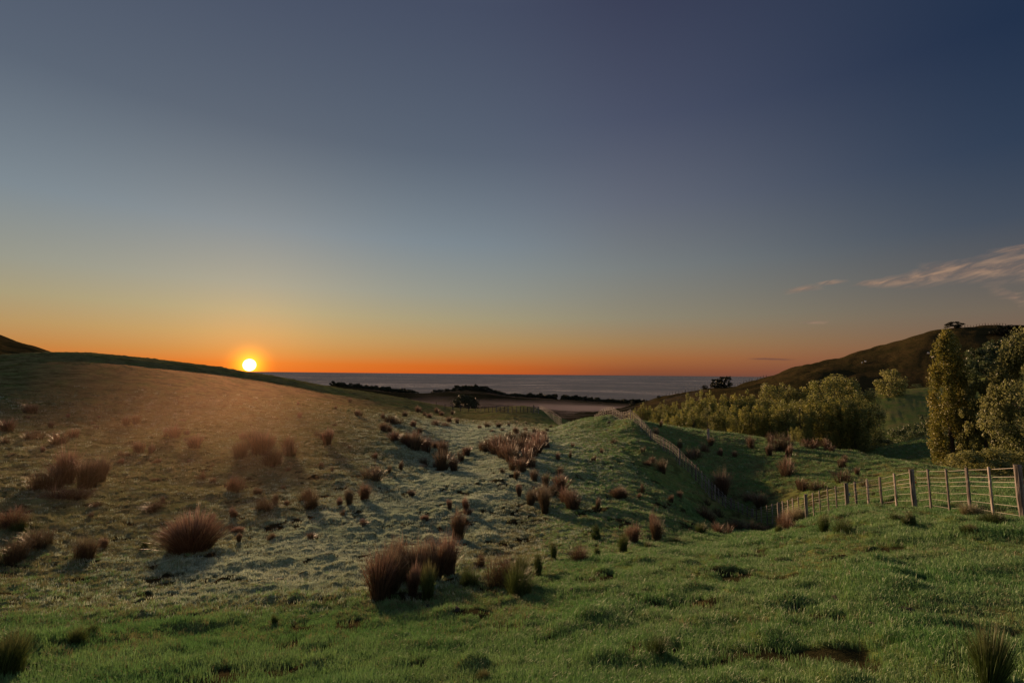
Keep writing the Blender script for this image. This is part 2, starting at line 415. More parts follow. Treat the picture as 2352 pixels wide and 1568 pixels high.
# ------------------------------------------------------------------ materials
def newmat(name):
    m = bpy.data.materials.new(name); m.use_nodes = True
    t = NT(m.node_tree); b = t.n['Principled BSDF']; return m, t, b
def setp(b, **kw):
    for k, v in kw.items(): b.inputs[k.replace('_', ' ')].default_value = v

def ground_mat():
    m, t, b = newmat('pasture')
    g = t.node('ShaderNodeNewGeometry'); pos = g.outputs['Position']
    at = t.node('ShaderNodeAttribute', attribute_name='frost'); fr = at.outputs['Fac']
    at2 = t.node('ShaderNodeAttribute', attribute_name='near_slope'); ns = at2.outputs['Fac']
    n1 = t.noise(pos, 0.35, 5, 0.6); n2 = t.noise(pos, 2.2, 6, 0.65); n3 = t.noise(pos, 14, 5, 0.7); n4 = t.noise(pos, 60, 3, 0.7)
    a = t.mix(t.rng(n2, 0.3, 0.7), (0.055, 0.085, 0.024, 1), (0.120, 0.170, 0.050, 1))
    a = t.mix(t.rng(n1, 0.40, 0.66), a, (0.140, 0.135, 0.055, 1))
    n5 = t.noise(t.mapping(pos, (0.45, 1.0, 1.6)), 0.9, 6, 0.7, 0.5)
    dry = t.mix(t.rng(n2, 0.35, 0.7), (0.115, 0.100, 0.045, 1), (0.175, 0.165, 0.075, 1))
    a = t.mix(t.math('MULTIPLY', t.math('SUBTRACT', 1.0, ns), t.rng(n1, 0.32, 0.58, 0.3, 0.95)), a, dry)
    soil = t.math('MULTIPLY', t.rng(n3, 0.62, 0.74, 0, 1, True), t.rng(n2, 0.5, 0.62, 0, 1, True))
    a = t.mix(soil, a, (0.030, 0.020, 0.012, 1))
    am = t.node('ShaderNodeAttribute', attribute_name='mud'); a = t.mix(t.math('MULTIPLY', am.outputs['Fac'], 0.9), a, t.mix(n3, (0.008, 0.006, 0.004, 1), (0.032, 0.024, 0.016, 1)))
    fcol = t.mix(t.rng(n3, 0.35, 0.65), (0.16, 0.20, 0.11, 1), (0.28, 0.32, 0.21, 1))
    a = t.mix(t.math('MULTIPLY', t.math('MULTIPLY', fr, t.math('SUBTRACT', 1.0, am.outputs['Fac'])), t.rng(n3, 0.3, 0.6, 0.45, 0.95)), a, fcol)
    a = t.mix(t.rng(n4, 0.3, 0.7), t.mix(1.0, a, (0.62, 0.62, 0.60, 1), 'MULTIPLY'), t.mix(1.0, a, (1.45, 1.45, 1.4, 1), 'MULTIPLY'))
    a = t.mix(t.math('MULTIPLY', t.math('SUBTRACT', 1.0, ns), t.rng(n5, 0.44, 0.62, 0.0, 0.85)), a, t.mix(1.0, a, (0.38, 0.34, 0.30, 1), 'MULTIPLY'))
    t.l.new(a, b.inputs['Base Color'])
    setp(b, Roughness=1.0, Specular_IOR_Level=0.0)
    h = t.math('ADD', t.math('MULTIPLY', n3, 0.05), t.math('MULTIPLY', n4, 0.016))
    bp = t.node('ShaderNodeBump'); t.l.new(h, bp.inputs['Height']); bp.inputs['Strength'].default_value = 0.9; bp.inputs['Distance'].default_value = 1.0
    t.l.new(bp.outputs[0], b.inputs['Normal'])
    return m

def hill_mat(name, c1, c2, c3, sc_=0.06):
    m, t, b = newmat(name)
    g = t.node('ShaderNodeNewGeometry'); pos = g.outputs['Position']
    n1 = t.noise(pos, sc_, 5, 0.6); n2 = t.noise(t.mapping(pos, (1, 1, 4)), sc_ * 8, 5, 0.65)
    a = t.mix(t.rng(n1, 0.35, 0.65), c1, c2); a = t.mix(t.rng(n2, 0.45, 0.75), a, c3)
    t.l.new(a, b.inputs['Base Color']); setp(b, Roughness=1.0, Specular_IOR_Level=0.0)
    bp = t.node('ShaderNodeBump'); t.l.new(n2, bp.inputs['Height']); bp.inputs['Strength'].default_value = 0.7; bp.inputs['Distance'].default_value = 0.8
    t.l.new(bp.outputs[0], b.inputs['Normal'])
    return m
M_ground = ground_mat()
M_hill = hill_mat('hill_grass', (0.030, 0.026, 0.011, 1), (0.050, 0.036, 0.016, 1), (0.018, 0.022, 0.009, 1))
M_coast = hill_mat('coast_scrub', (0.010, 0.011, 0.007, 1), (0.022, 0.022, 0.013, 1), (0.006, 0.007, 0.004, 1), 0.02)

Rq = RR[:-1]; Tq = TH[:-1] + 0 * TH[:-1]
m_near = (Rq < 150) | ((Tq > R(17)) & (Rq < 212))
m_left = (~m_near) & (Tq < R(-20)); m_right = (~m_near) & (Tq >= R(14.2)) & (Rq < 700); m_mid = (~m_near) & ~m_left & ~m_right
for nm, mk, mt in (('pasture', m_near, M_ground), ('hill', m_left, M_hill), ('hill', m_right, M_hill), ('coastal_land', m_mid, M_coast)):
    fc = quads[mk]
    used, inv = np.unique(fc, return_inverse=True)
    me = mesh_np(nm, V[used], inv.reshape(-1, 4)[:, ::-1], mt, smooth=True)
    fattr(me, 'frost', frost.ravel()[used]); fattr(me, 'near_slope', smask.ravel()[used]); fattr(me, 'mud', mud.ravel()[used])
    o = obj(nm, me); tag(o, kind='structure')
    if nm == 'pasture':
        bm = bmesh.new(); bm.from_mesh(me); bm.faces.ensure_lookup_table()
        if bm.faces[0].normal.z < 0: me.flip_normals()
        bm.free()
# the patch under the camera
th2 = np.linspace(0, 2 * math.pi, 40, endpoint=False)
vv = [(0, 0, EYE - 1.75)] + [(0.66 * math.sin(a), 0.66 * math.cos(a), float(height([0.62 * math.sin(a)], [0.62 * math.cos(a)])[0])) for a in th2]
bme = bpy.data.meshes.new('camera_knoll'); bme.from_pydata(vv, [], [(0, 1 + (k + 1) % 40, 1 + k) for k in range(40)]); bme.materials.append(M_ground)
tag(obj('ground', bme), kind='structure')

# sea
def sea():
    m, t, b = newmat('sea_water')
    g = t.node('ShaderNodeNewGeometry'); pos = g.outputs['Position']
    sepn = t.node('ShaderNodeSeparateXYZ'); t.l.new(pos, sepn.inputs[0])
    # scale the pattern with distance so the swell reads as streaks
    ly = t.math('LOGARITHM', t.math('MAXIMUM', sepn.outputs[1], 10.0), math.e)
    ax = t.math('DIVIDE', sepn.outputs[0], t.math('MAXIMUM', sepn.outputs[1], 10.0))
    cb = t.node('ShaderNodeCombineXYZ'); t.put(cb.inputs[0], ax); t.put(cb.inputs[1], ly)
    v = cb.outputs[0]
    n1 = t.noise(t.mapping(v, (2.2, 7, 1)), 1.0, 5, 0.6, 0.6)
    n2 = t.noise(t.mapping(v, (5, 26, 1), rot=(0, 0, 0.02)), 1.6, 6, 0.65, 0.8)
    n3 = t.noise(t.mapping(v, (60, 220, 1)), 2.0, 4, 0.7)
    a = t.mix(t.rng(n1, 0.35, 0.65), (0.075, 0.092, 0.112, 1), (0.135, 0.148, 0.165, 1))
    a = t.mix(t.rng(n3, 0.3, 0.75), a, (0.17, 0.18, 0.19, 1))
    # thin slicks and foam lines, brighter where the swell crosses
    band = t.math('SUBTRACT', 1.0, t.math('MULTIPLY', t.math('ABSOLUTE', t.math('SUBTRACT', n2, 0.52)), 34.0), clamp=True)
    band = t.math('MULTIPLY', band, t.rng(n1, 0.45, 0.60, 0, 1, True))
    a = t.mix(t.math('MULTIPLY', band, 0.9), a, (0.60, 0.56, 0.52, 1))
    t.l.new(a, b.inputs['Base Color']); setp(b, Roughness=0.85, Specular_IOR_Level=0.0, IOR=1.33)
    bp = t.node('ShaderNodeBump'); t.l.new(n3, bp.inputs['Height']); bp.inputs['Strength'].default_value = 0.5; bp.inputs['Distance'].default_value = 20
    t.l.new(bp.outputs[0], b.inputs['Normal'])
    S = 120000
    vs = [(-S, 400, 0), (S, 400, 0), (S, S, 0), (-S, S, 0)]
    me = bpy.data.meshes.new('sea'); me.from_pydata(vs, [], [(0, 1, 2, 3)]); me.materials.append(m)
    tag(obj('sea', me), kind='structure')
sea()

# ------------------------------------------------------------------ ray to ground
_rs = np.exp(np.linspace(math.log(2.5), math.log(1200), 700))
def hit(px, py):
    d = ray(px, py); hd = math.hypot(d[0], d[1]); d = d / hd
    xs = d[0] * _rs; ys = d[1] * _rs; zs = EYE + d[2] * _rs
    hz = height(xs, ys)
    below = np.where(zs < hz)[0]
    if len(below) == 0: return None
    k = below[0]
    if k == 0: return np.array([xs[0], ys[0], hz[0]])
    a0 = zs[k - 1] - hz[k - 1]; a1 = zs[k] - hz[k]; t = a0 / (a0 - a1)
    r = _rs[k - 1] + (_rs[k] - _rs[k - 1]) * t
    x, y = d[0] * r, d[1] * r
    return np.array([x, y, float(height([x], [y])[0])])
def ground_at(x, y): return float(height([x], [y])[0])

# ------------------------------------------------------------------ grass sward
def blade_mat(name, cA, cB, cC, transl=0.3, rough=0.6):
    m, t, b = newmat(name)
    oi = t.node('ShaderNodeObjectInfo'); g = t.node('ShaderNodeNewGeometry')
    n1 = t.noise(g.outputs['Position'], 0.5, 4, 0.6); n2 = t.noise(g.outputs['Position'], 9.0, 3, 0.6)
    a = t.mix(t.rng(n1, 0.35, 0.65), cA, cB)
    a = t.mix(t.math('MULTIPLY', t.rng(n2, 0.56, 0.78), 0.6), a, cC)
    a = t.mix(t.rng(oi.outputs['Random'], 0, 1), t.mix(1.0, a, (0.7, 0.7, 0.7, 1), 'MULTIPLY'), t.mix(1.0, a, (1.35, 1.3, 1.2, 1), 'MULTIPLY'))
    t.l.new(a, b.inputs['Base Color']); setp(b, Roughness=rough, Specular_IOR_Level=0.5)
    tr = t.node('ShaderNodeBsdfTranslucent'); t.l.new(a, tr.inputs[0])
    mx = t.node('ShaderNodeMixShader'); mx.inputs[0].default_value = transl
    out = t.n['Material Output']; t.l.new(b.outputs[0], mx.inputs[1]); t.l.new(tr.outputs[0], mx.inputs[2]); t.l.new(mx.outputs[0], out.inputs[0])
    return m
M_blade = blade_mat('grass_blade', (0.088, 0.205, 0.058, 1), (0.140, 0.245, 0.088, 1), (0.23, 0.27, 0.16, 1))
M_blade_f = blade_mat('frosted_grass_blade', (0.25, 0.33, 0.24, 1), (0.36, 0.43, 0.34, 1), (0.48, 0.53, 0.46, 1))
M_blade_v = blade_mat('valley_grass_blade', (0.125, 0.145, 0.062, 1), (0.175, 0.170, 0.082, 1), (0.27, 0.27, 0.17, 1))

def clump_mesh(name, mat, nb, rad, hmin, hmax, w, seed):
    r_ = np.random.RandomState(seed); V_ = []; F_ = []
    for i in range(nb):
        a = r_.rand() * 6.283; d = rad * math.sqrt(r_.rand()); bx, by = d * math.cos(a), d * math.sin(a)
        h = hmin + (hmax - hmin) * r_.rand(); la = r_.rand() * 6.283; lean = h * (0.15 + 0.75 * r_.rand())
        wa = la + 1.57 + r_.randn() * 0.5; wx, wy = math.cos(wa) * w / 2, math.sin(wa) * w / 2
        lx, ly = math.cos(la) * lean, math.sin(la) * lean; k = len(V_)
        V_ += [(bx - wx, by - wy, -0.02), (bx + wx, by + wy, -0.02), (bx + lx * .35 - wx * .8, by + ly * .35 - wy * .8, h * .6), (bx + lx * .35 + wx * .8, by + ly * .35 + wy * .8, h * .6), (bx + lx, by + ly, h)]
        F_ += [(k, k + 1, k + 3), (k, k + 3, k + 2), (k + 2, k + 3, k + 4)]
    return mesh_np(name, np.array(V_), np.array(F_), mat)

def scatter(name, clumps, PX, PY, scale, label, pick=None):
    PZ = height(PX, PY)
    me = bpy.data.meshes.new(name); me.vertices.add(len(PX)); me.vertices.foreach_set('co', np.stack([PX, PY, PZ], 1).astype(np.float32).ravel())
    fattr(me, 'size', scale); fattr(me, 'turn', rng.rand(len(PX)) * 6.283)
    a = me.attributes.new('pick', 'INT', 'POINT'); a.data.foreach_set('value', (rng.randint(0, len(clumps), len(PX)) if pick is None else pick).astype(np.int32))
    coll = bpy.data.collections.new(name + '_clumps')
    for k, cm in enumerate(clumps): coll.objects.link(bpy.data.objects.new('%s_clump_%d' % (name, k), cm))
    ng = bpy.data.node_groups.new(name, 'GeometryNodeTree')
    ng.interface.new_socket('Geometry', in_out='INPUT', socket_type='NodeSocketGeometry'); ng.interface.new_socket('Geometry', in_out='OUTPUT', socket_type='NodeSocketGeometry')
    N = ng.nodes; L = ng.links
    gi = N.new('NodeGroupInput'); go = N.new('NodeGroupOutput'); ip = N.new('GeometryNodeInstanceOnPoints'); ci = N.new('GeometryNodeCollectionInfo')
    ci.inputs['Collection'].default_value = coll; ci.inputs['Separate Children'].default_value = True; ci.inputs['Reset Children'].default_value = True
    def na(nm, dt):
        q_ = N.new('GeometryNodeInputNamedAttribute'); q_.data_type = dt; q_.inputs['Name'].default_value = nm; return q_.outputs['Attribute']
    L.new(gi.outputs[0], ip.inputs['Points']); L.new(ci.outputs[0], ip.inputs['Instance']); ip.inputs['Pick Instance'].default_value = True
    L.new(na('pick', 'INT'), ip.inputs['Instance Index'])
    cx = N.new('ShaderNodeCombineXYZ'); L.new(na('turn', 'FLOAT'), cx.inputs[2]); L.new(cx.outputs[0], ip.inputs['Rotation'])
    L.new(na('size', 'FLOAT'), ip.inputs['Scale']); L.new(ip.outputs[0], go.inputs[0])
    o = obj(name, me); md = o.modifiers.new('grass', 'NODES'); md.node_group = ng
    tag(o, label, 'grass', kind='stuff')
    return o

def sample_wedge(n_, r0, r1, power, half=50):
    u = rng.rand(n_)
    r_ = (r0 ** power + u * (r1 ** power - r0 ** power)) ** (1 / power)
    t_ = R(half) * (2 * rng.rand(n_) - 1)
    return r_ * np.sin(t_), r_ * np.cos(t_), r_
near_cl = [clump_mesh('grass_clump', M_blade, 16, 0.075, 0.022, 0.065, 0.0050, 100 + k) for k in range(5)]
val_cl = [clump_mesh('valley_clump', M_blade_v, 16, 0.085, 0.025, 0.075, 0.008, 200 + k) for k in range(5)] + [clump_mesh('valley_clump', M_blade_f, 16, 0.085, 0.02, 0.065, 0.008, 220 + k) for k in range(4)] + [clump_mesh('green_clump', M_blade, 16, 0.085, 0.02, 0.065, 0.008, 240 + k) for k in range(4)]
xs, ys, r_ = sample_wedge(150000, 2.6, 30, 0.75)
sm = slope_mask(xs, ys); gn = rotn(xs, ys, 1.1, 0.3, 51)
keep = (rng.rand(len(xs)) < sm) & (rng.rand(len(xs)) < 0.35 + 1.2 * gn) & (rng.rand(len(xs)) > 0.93 * mudf(xs, ys))
lump = np.clip(rotn(xs, ys, 0.9, 0.5, 23) - 0.66, 0, 1) * 1.6
size = (0.55 + 0.55 * rng.rand(len(xs)) + lump) * (1 + np.clip(r_ - 8, 0, 20) * 0.045) * (0.7 + 0.7 * gn)
scatter('meadow_grass', near_cl, xs[keep], ys[keep], size[keep], 'short green grass with dew on the near slope')
xs, ys, r_ = sample_wedge(230000, 6, 80, 0.75)
sm = slope_mask(xs, ys)
keep = rng.rand(len(xs)) < np.clip(1.25 - sm, 0, 1) * (0.45 + rotn(xs, ys, 1.4, 0.3, 61))
keep &= rng.rand(len(xs)) > 0.8 * mudf(xs, ys)
size = (0.5 + 0.6 * rng.rand(len(xs))) * (1 + np.clip(r_ - 12, 0, 60) * 0.035)
gr = greenf(xs, ys, r_); fz = frostf(xs, ys, r_) * (1 - 0.8 * sm) * 1.1 + 0.10 * (1 - sm) * (1 - gr)
pick = np.where(rng.rand(len(xs)) < fz, 5 + rng.randint(0, 4, len(xs)), rng.randint(0, 5, len(xs)))
pick = np.where((pick < 5) & (rng.rand(len(xs)) < gr), 9 + rng.randint(0, 4, len(xs)), pick)
keep &= (rng.rand(len(xs)) > sstep(r_, 55, 80)) | (np.arctan2(xs, ys) > R(-12))
scatter('valley_grass', val_cl, xs[keep], ys[keep], size[keep], 'grazed pale grass on the valley floor and far slopes', pick[keep])

# ------------------------------------------------------------------ rushes
def rush_mat(name, base, mid, tip, transl=0.25):
    m, t, b = newmat(name)
    at = t.node('ShaderNodeAttribute', attribute_name='along'); av = t.node('ShaderNodeAttribute', attribute_name='shade')
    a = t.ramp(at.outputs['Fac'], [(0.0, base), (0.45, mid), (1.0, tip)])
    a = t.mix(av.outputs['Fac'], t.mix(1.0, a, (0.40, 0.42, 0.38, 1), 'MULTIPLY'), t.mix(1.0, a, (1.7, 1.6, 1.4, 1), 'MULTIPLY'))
    oi = t.node('ShaderNodeObjectInfo'); a = t.mix(oi.outputs['Random'], t.mix(1.0, a, (0.72, 0.85, 0.75, 1), 'MULTIPLY'), t.mix(1.0, a, (1.25, 1.12, 1.1, 1), 'MULTIPLY'))
    t.l.new(a, b.inputs['Base Color']); setp(b, Roughness=0.5, Specular_IOR_Level=0.4)
    tr = t.node('ShaderNodeBsdfTranslucent'); t.l.new(a, tr.inputs[0]); mx = t.node('ShaderNodeMixShader'); mx.inputs[0].default_value = transl
    t.l.new(b.outputs[0], mx.inputs[1]); t.l.new(tr.outputs[0], mx.inputs[2]); t.l.new(mx.outputs[0], t.n['Material Output'].inputs[0])
    return m
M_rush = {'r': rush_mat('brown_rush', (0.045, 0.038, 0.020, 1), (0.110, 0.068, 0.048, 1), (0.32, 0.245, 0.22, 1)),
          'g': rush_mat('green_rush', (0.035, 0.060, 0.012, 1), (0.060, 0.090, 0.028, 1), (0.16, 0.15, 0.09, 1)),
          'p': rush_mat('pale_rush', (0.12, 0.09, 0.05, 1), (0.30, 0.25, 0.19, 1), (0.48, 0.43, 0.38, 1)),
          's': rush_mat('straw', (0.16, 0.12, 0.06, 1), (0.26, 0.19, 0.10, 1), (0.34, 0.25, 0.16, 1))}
def rush_mesh(kind, style, nb, seed):
    """unit tuft: 1 m tall, about 1 m wide"""
    r_ = np.random.RandomState(seed); V_ = []; F_ = []; al = []; shd = []
    ns_ = {'fan': 4, 'ball': 1, 'upright': 2, 'wild': 6}[style]
    subs = [(r_.randn() * (0.10 if style != 'wild' else 0.17), r_.randn() * (0.10 if style != 'wild' else 0.17), 0.62 + 0.38 * r_.rand(), r_.randn() * 0.10, r_.randn() * 0.10) for _ in range(ns_)]
    if ns_ == 1: subs = [(0, 0, 1, 0.03, 0)]
    subs[0] = subs[0][:2] + (1.0,) + subs[0][3:]
    for i in range(nb):
        a = r_.rand() * 6.283; q_ = math.sqrt(r_.rand()); sbx, sby, sh_, slx, sly = subs[r_.randint(0, ns_)]
        rb = {'fan': 0.12, 'ball': 0.28, 'upright': 0.12, 'wild': 0.18}[style] * q_
        spread = {'fan': 0.46, 'ball': 0.62, 'upright': 0.22, 'wild': 0.58}[style] * q_ * (0.6 + 0.6 * r_.rand())
        if r_.rand() < 0.12 and style != 'ball': spread *= 1.35
        h = (0.50 + 0.50 * r_.rand() ** 0.7) * (1 - 0.22 * q_)
        if style == 'ball':
            h = math.cos(q_ * 1.12) * (0.72 + 0.28 * r_.rand()); spread = 0.50 * q_ * (0.7 + 0.4 * r_.rand())
        if r_.rand() < 0.10: h *= 1.18
        if style == 'wild' and r_.rand() < 0.3: h *= 0.55
        if ns_ > 1: spread *= 0.72; rb *= 0.7; h *= sh_
        bx, by = rb * math.cos(a) + sbx, rb * math.sin(a) + sby; a2 = a + r_.randn() * 0.45
        w = (0.0032 + 0.0030 * r_.rand()) * (1.0 if nb > 400 else 2.0); wa = r_.rand() * 3.14; wx, wy = math.cos(wa) * w, math.sin(wa) * w
        k = len(V_); s_ = r_.rand()
        for t_ in (0, 0.4, 0.75):
            dd = spread * t_ ** 1.35; ww = 1 - 0.5 * t_
            cx_, cy_ = bx + math.cos(a2) * dd + slx * t_, by + math.sin(a2) * dd + sly * t_; z = h * (t_ - 0.16 * t_ * t_ * (spread * 1.2)) - (0.05 if t_ == 0 else 0)
            V_ += [(cx_ - wx * ww, cy_ - wy * ww, z), (cx_ + wx * ww, cy_ + wy * ww, z)]; al += [t_ * h, t_ * h]; shd += [s_, s_]
        dd = spread * (1.05 if style != 'wild' else 1.25); V_.append((bx + math.cos(a2) * dd + slx, by + math.sin(a2) * dd + sly, h * (1 - 0.16 * spread * 1.2 - (0.12 if style == 'wild' else 0)))); al.append(h); shd.append(s_)
        F_ += [(k, k + 1, k + 3), (k, k + 3, k + 2), (k + 2, k + 3, k + 5), (k + 2, k + 5, k + 4), (k + 4, k + 5, k + 6)]
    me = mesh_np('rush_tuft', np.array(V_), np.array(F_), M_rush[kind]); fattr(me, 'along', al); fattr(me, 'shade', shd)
    return me
protos = {}
for kd in 'rgp':
    for st in ('fan', 'ball', 'upright', 'wild'):
        for lod, nb in ((0, 1500 if st == 'ball' else 800), (1, 260)):
            if kd == 'p' and st in ('ball', 'upright'): continue
            protos[(kd, st, lod)] = [rush_mesh(kd, st, nb, hash((st, lod)) % 1000 * 0 + 17 * v_ + len(protos) * 5) for v_ in range(4)]

# pixel of the foot, height and width in photo pixels, kind, style, band
T = """
68 950 28 30 r fan hi|14 992 36 36 r fan hi|72 1010 30 38 r wild hi|118 984 20 12 r upright hi|155 960 14 9 r upright hi|135 1022 40 44 r wild hi|162 1006 30 26 r wild hi|10 1018 24 26 r wild hi
290 976 24 20 r fan hi|312 973 26 22 r fan hi|318 1040 32 26 r fan hi|346 1042 24 14 r upright hi|397 1006 34 36 r fan hi|444 1030 36 38 r fan hi|560 1010 22 24 r fan hi|430 1000 18 16 r fan hi
102 1126 72 60 r wild big|150 1112 92 62 r fan big|192 1120 90 66 r wild big|228 1106 66 52 r fan big|160 1146 44 60 r wild big
556 1052 54 48 r wild mid|600 1046 62 54 r fan mid|632 1070 52 60 r wild mid|668 1046 58 40 r wild mid|585 1022 40 44 r fan mid
688 960 15 12 r fan up|685 931 9 7 r fan up|771 940 10 9 r fan up|821 955 15 18 r fan up|804 924 11 11 r fan up|734 1002 18 26 r wild up|755 1021 38 24 r upright up|744 1010 18 22 r fan up
878 963 14 11 r upright gly|890 970 20 24 r wild gly|908 974 20 24 r wild gly|878 991 22 20 r fan gly|893 993 16 18 r fan gly|931 958 14 15 r fan gly|960 946 13 12 r fan gly|950 980 14 12 r upright gly|965 996 14 15 r fan gly|910 1013 22 26 r fan gly
925 1018 24 24 r wild gly|940 1024 34 30 r wild gly|958 1035 38 34 r fan gly|976 1036 30 30 r fan gly|951 1012 26 24 r wild gly
1017 1043 32 24 r fan toe|1013 1078 44 38 r fan toe|1040 1084 34 26 r fan toe|1073 1044 20 28 r fan toe|1061 1059 22 11 r upright toe|973 1066 20 20 r wild toe|1000 1030 18 20 r fan toe
1003 976 15 20 r wild far|1031 971 16 16 r fan far|1003 949 12 11 r fan far|1050 974 16 10 r fan far|1022 980 14 17 r wild far|986 960 12 14 r fan far|1016 956 12 12 r fan far|1040 952 10 9 r fan far|975 955 11 10 r wild far
1102 985 12 10 r fan flat|1118 982 14 18 r fan flat|1146 982 14 18 r fan flat|1168 979 9 7 r fan flat|1154 990 10 13 r fan flat|1184 994 16 19 r fan flat|1207 991 13 12 r fan flat|1228 994 16 15 r fan flat|1130 992 10 12 r wild flat|1208 973 6 8 r fan flat|1185 970 5 8 r fan flat
1108 1034 22 18 r wild thk|1122 1036 26 24 r wild thk|1138 1044 30 28 r wild thk|1155 1052 32 28 r wild thk|1172 1060 34 28 r fan thk|1190 1066 34 30 r wild thk|1206 1058 32 28 r wild thk|1222 1048 30 28 r fan thk|1238 1040 32 30 r fan thk|1252 1030 22 15 r upright thk
1128 1024 24 24 r wild thk|1146 1026 26 26 r wild thk|1164 1032 28 28 r wild thk|1184 1038 30 30 r wild thk|1202 1036 28 28 r fan thk|1218 1026 26 24 r wild thk|1234 1018 22 22 r fan thk|1160 1014 22 24 r wild thk|1182 1016 24 26 r wild thk|1202 1014 22 24 r fan thk|1220 1008 18 18 r wild thk|1243 1006 18 16 r fan thk|1250 1014 18 14 r wild thk
1180 1080 30 22 r wild thk|1198 1084 26 22 r fan thk|1214 1074 28 22 r wild thk
1251 1002 18 13 r fan kle|1258 991 12 7 r upright kle|1265 983 10 7 r upright kle|1281 1057 20 15 r fan kle|1311 1052 17 9 r upright kle|1317 1026 10 7 r upright kle|1362 1060 16 9 r upright kle|1382 1041 14 11 r fan kle|1410 1019 17 19 r wild kle|1284 1090 22 20 r fan kle
1187 1100 22 14 r upright kft|1194 1140 26 11 r upright kft|1154 1087 14 13 r fan kft|1227 1104 26 20 r fan kft|1254 1117 30 22 r fan kft|1285 1127 38 34 r fan kft|1222 1158 36 26 r fan kft|1238 1150 42 26 r wild kft|1258 1180 58 34 r fan kft|1315 1169 46 42 r fan kft|1303 1153 36 28 r wild kft|1270 1140 30 26 r wild kft
1423 1142 25 42 r ball kfr|1477 1131 22 11 r upright kfr|1467 1142 13 14 r fan kfr|1373 1172 30 14 r upright kfr|1522 1087 36 28 r fan kfr|1489 1068 18 18 r wild kfr|1500 1060 16 16 r wild kfr|1475 1038 14 9 r upright kfr|1541 1154 20 11 r upright kfr|1560 1146 22 16 r fan kfr
1486 966 14 20 r wild bey|1519 978 13 8 r upright bey|1505 998 20 14 r wild bey|1564 1030 24 14 r wild bey|1585 1052 32 26 r wild bey|1600 1049 26 20 r wild bey|1619 1038 26 18 r wild bey|1634 1024 22 18 r fan bey|1653 1046 18 11 r upright bey|1686 1049 15 13 r fan bey|1724 1030 30 20 r fan bey|1659 1136 54 46 r fan bey
1768 1016 28 15 r wild bck|1793 1036 48 38 r wild bck|1769 1047 28 13 r upright bck|1811 1050 30 12 r upright bck|1862 1028 24 28 r wild bck|1899 1033 32 18 r wild bck|1909 1037 16 15 r wild bck|1770 1018 24 14 r wild bck
1807 1093 44 40 r ball gul|1936 1074 26 18 r fan gul|1943 1060 20 13 r fan gul|1939 1107 34 40 r wild gul|1969 1090 22 16 r fan gul|1850 1123 32 38 r wild gul|1875 1124 28 40 r wild gul|1743 1164 32 42 r fan gul|1720 1150 26 30 r wild gul|1990 1118 20 30 r wild gul
1623 1158 30 16 r wild crn|1612 1188 46 48 r wild crn|1634 1200 40 44 r fan crn|1661 1226 46 44 r wild crn|1684 1212 36 36 r wild crn|1706 1216 34 40 r wild crn|1738 1220 32 46 r wild crn|1766 1218 34 46 r wild crn|1648 1184 34 30 r wild crn
1798 1214 52 34 r wild fnc|1820 1204 46 42 p wild fnc|1842 1196 34 34 p fan fnc|1812 1216 36 34 r wild fnc|2236 1178 30 46 p wild fnc
1370 1238 34 20 g upright lip|1456 1246 46 32 r fan lip|1508 1240 54 34 r fan lip|1496 1226 46 20 r upright lip|1434 1268 50 26 g fan lip|1609 1226 26 28 g fan lip|1555 1245 14 26 g fan lip|1487 1259 18 22 g fan lip|1333 1287 46 44 r wild lip|1274 1283 36 17 g upright lip|1243 1322 50 21 g upright lip|1370 1279 26 15 g upright lip
631 1174 0 0 r fan skip|714 1168 50 28 r wild low|703 1150 34 26 r wild low|632 1160 28 16 r fan low|658 1160 14 14 r fan low|797 1160 34 18 r upright low|837 1146 36 30 r fan low|850 1100 34 44 r wild low|920 1078 22 9 r upright low|895 1087 20 10 r upright low|540 1130 44 36 r wild low|361 1172 26 38 r wild low|610 1172 32 38 r wild low|465 1100 24 16 r wild low
24 1212 60 62 r wild edg|18 1292 72 60 r wild edg|94 1250 50 52 r wild edg|194 1282 52 44 r fan edg|240 1259 27 15 r upright edg|208 1190 18 15 r fan edg|40 1222 34 26 g fan edg|332 1256 26 18 g wild edg
440 1260 82 150 r ball solo|1054 1236 68 46 r fan path|1072 1175 34 18 r upright path|1034 1169 24 11 r upright path|1076 1180 16 20 r fan path
866 1376 120 82 r fan row|893 1362 106 66 r fan row|921 1342 98 58 r fan row|954 1364 64 26 r upright row|973 1337 94 60 r fan row|1020 1320 82 58 r fan row|994 1370 70 34 g upright row|1000 1330 84 44 r upright row
1074 1342 54 40 g wild pr|1104 1304 42 26 r wild pr|1148 1350 92 70 r wild pr|1184 1372 96 74 g wild pr|1200 1350 84 50 g fan pr
632 1432 30 14 g upright fg|171 1478 46 40 g fan fg|215 1454 30 26 g fan fg|1515 1500 56 56 g wild fg|8 1550 110 84 g fan fg|2262 1578 150 84 g upright fg|2060 1196 22 26 g fan fg|1892 1222 50 32 g fan fg|1937 1222 44 44 g wild fg|1790 1223 20 20 g ball fg|2286 1204 30 62 g ball fg|2093 1205 30 26 g upright fg|2230 1222 22 40 g ball fg|1112 1560 26 44 g ball fg
""".strip()
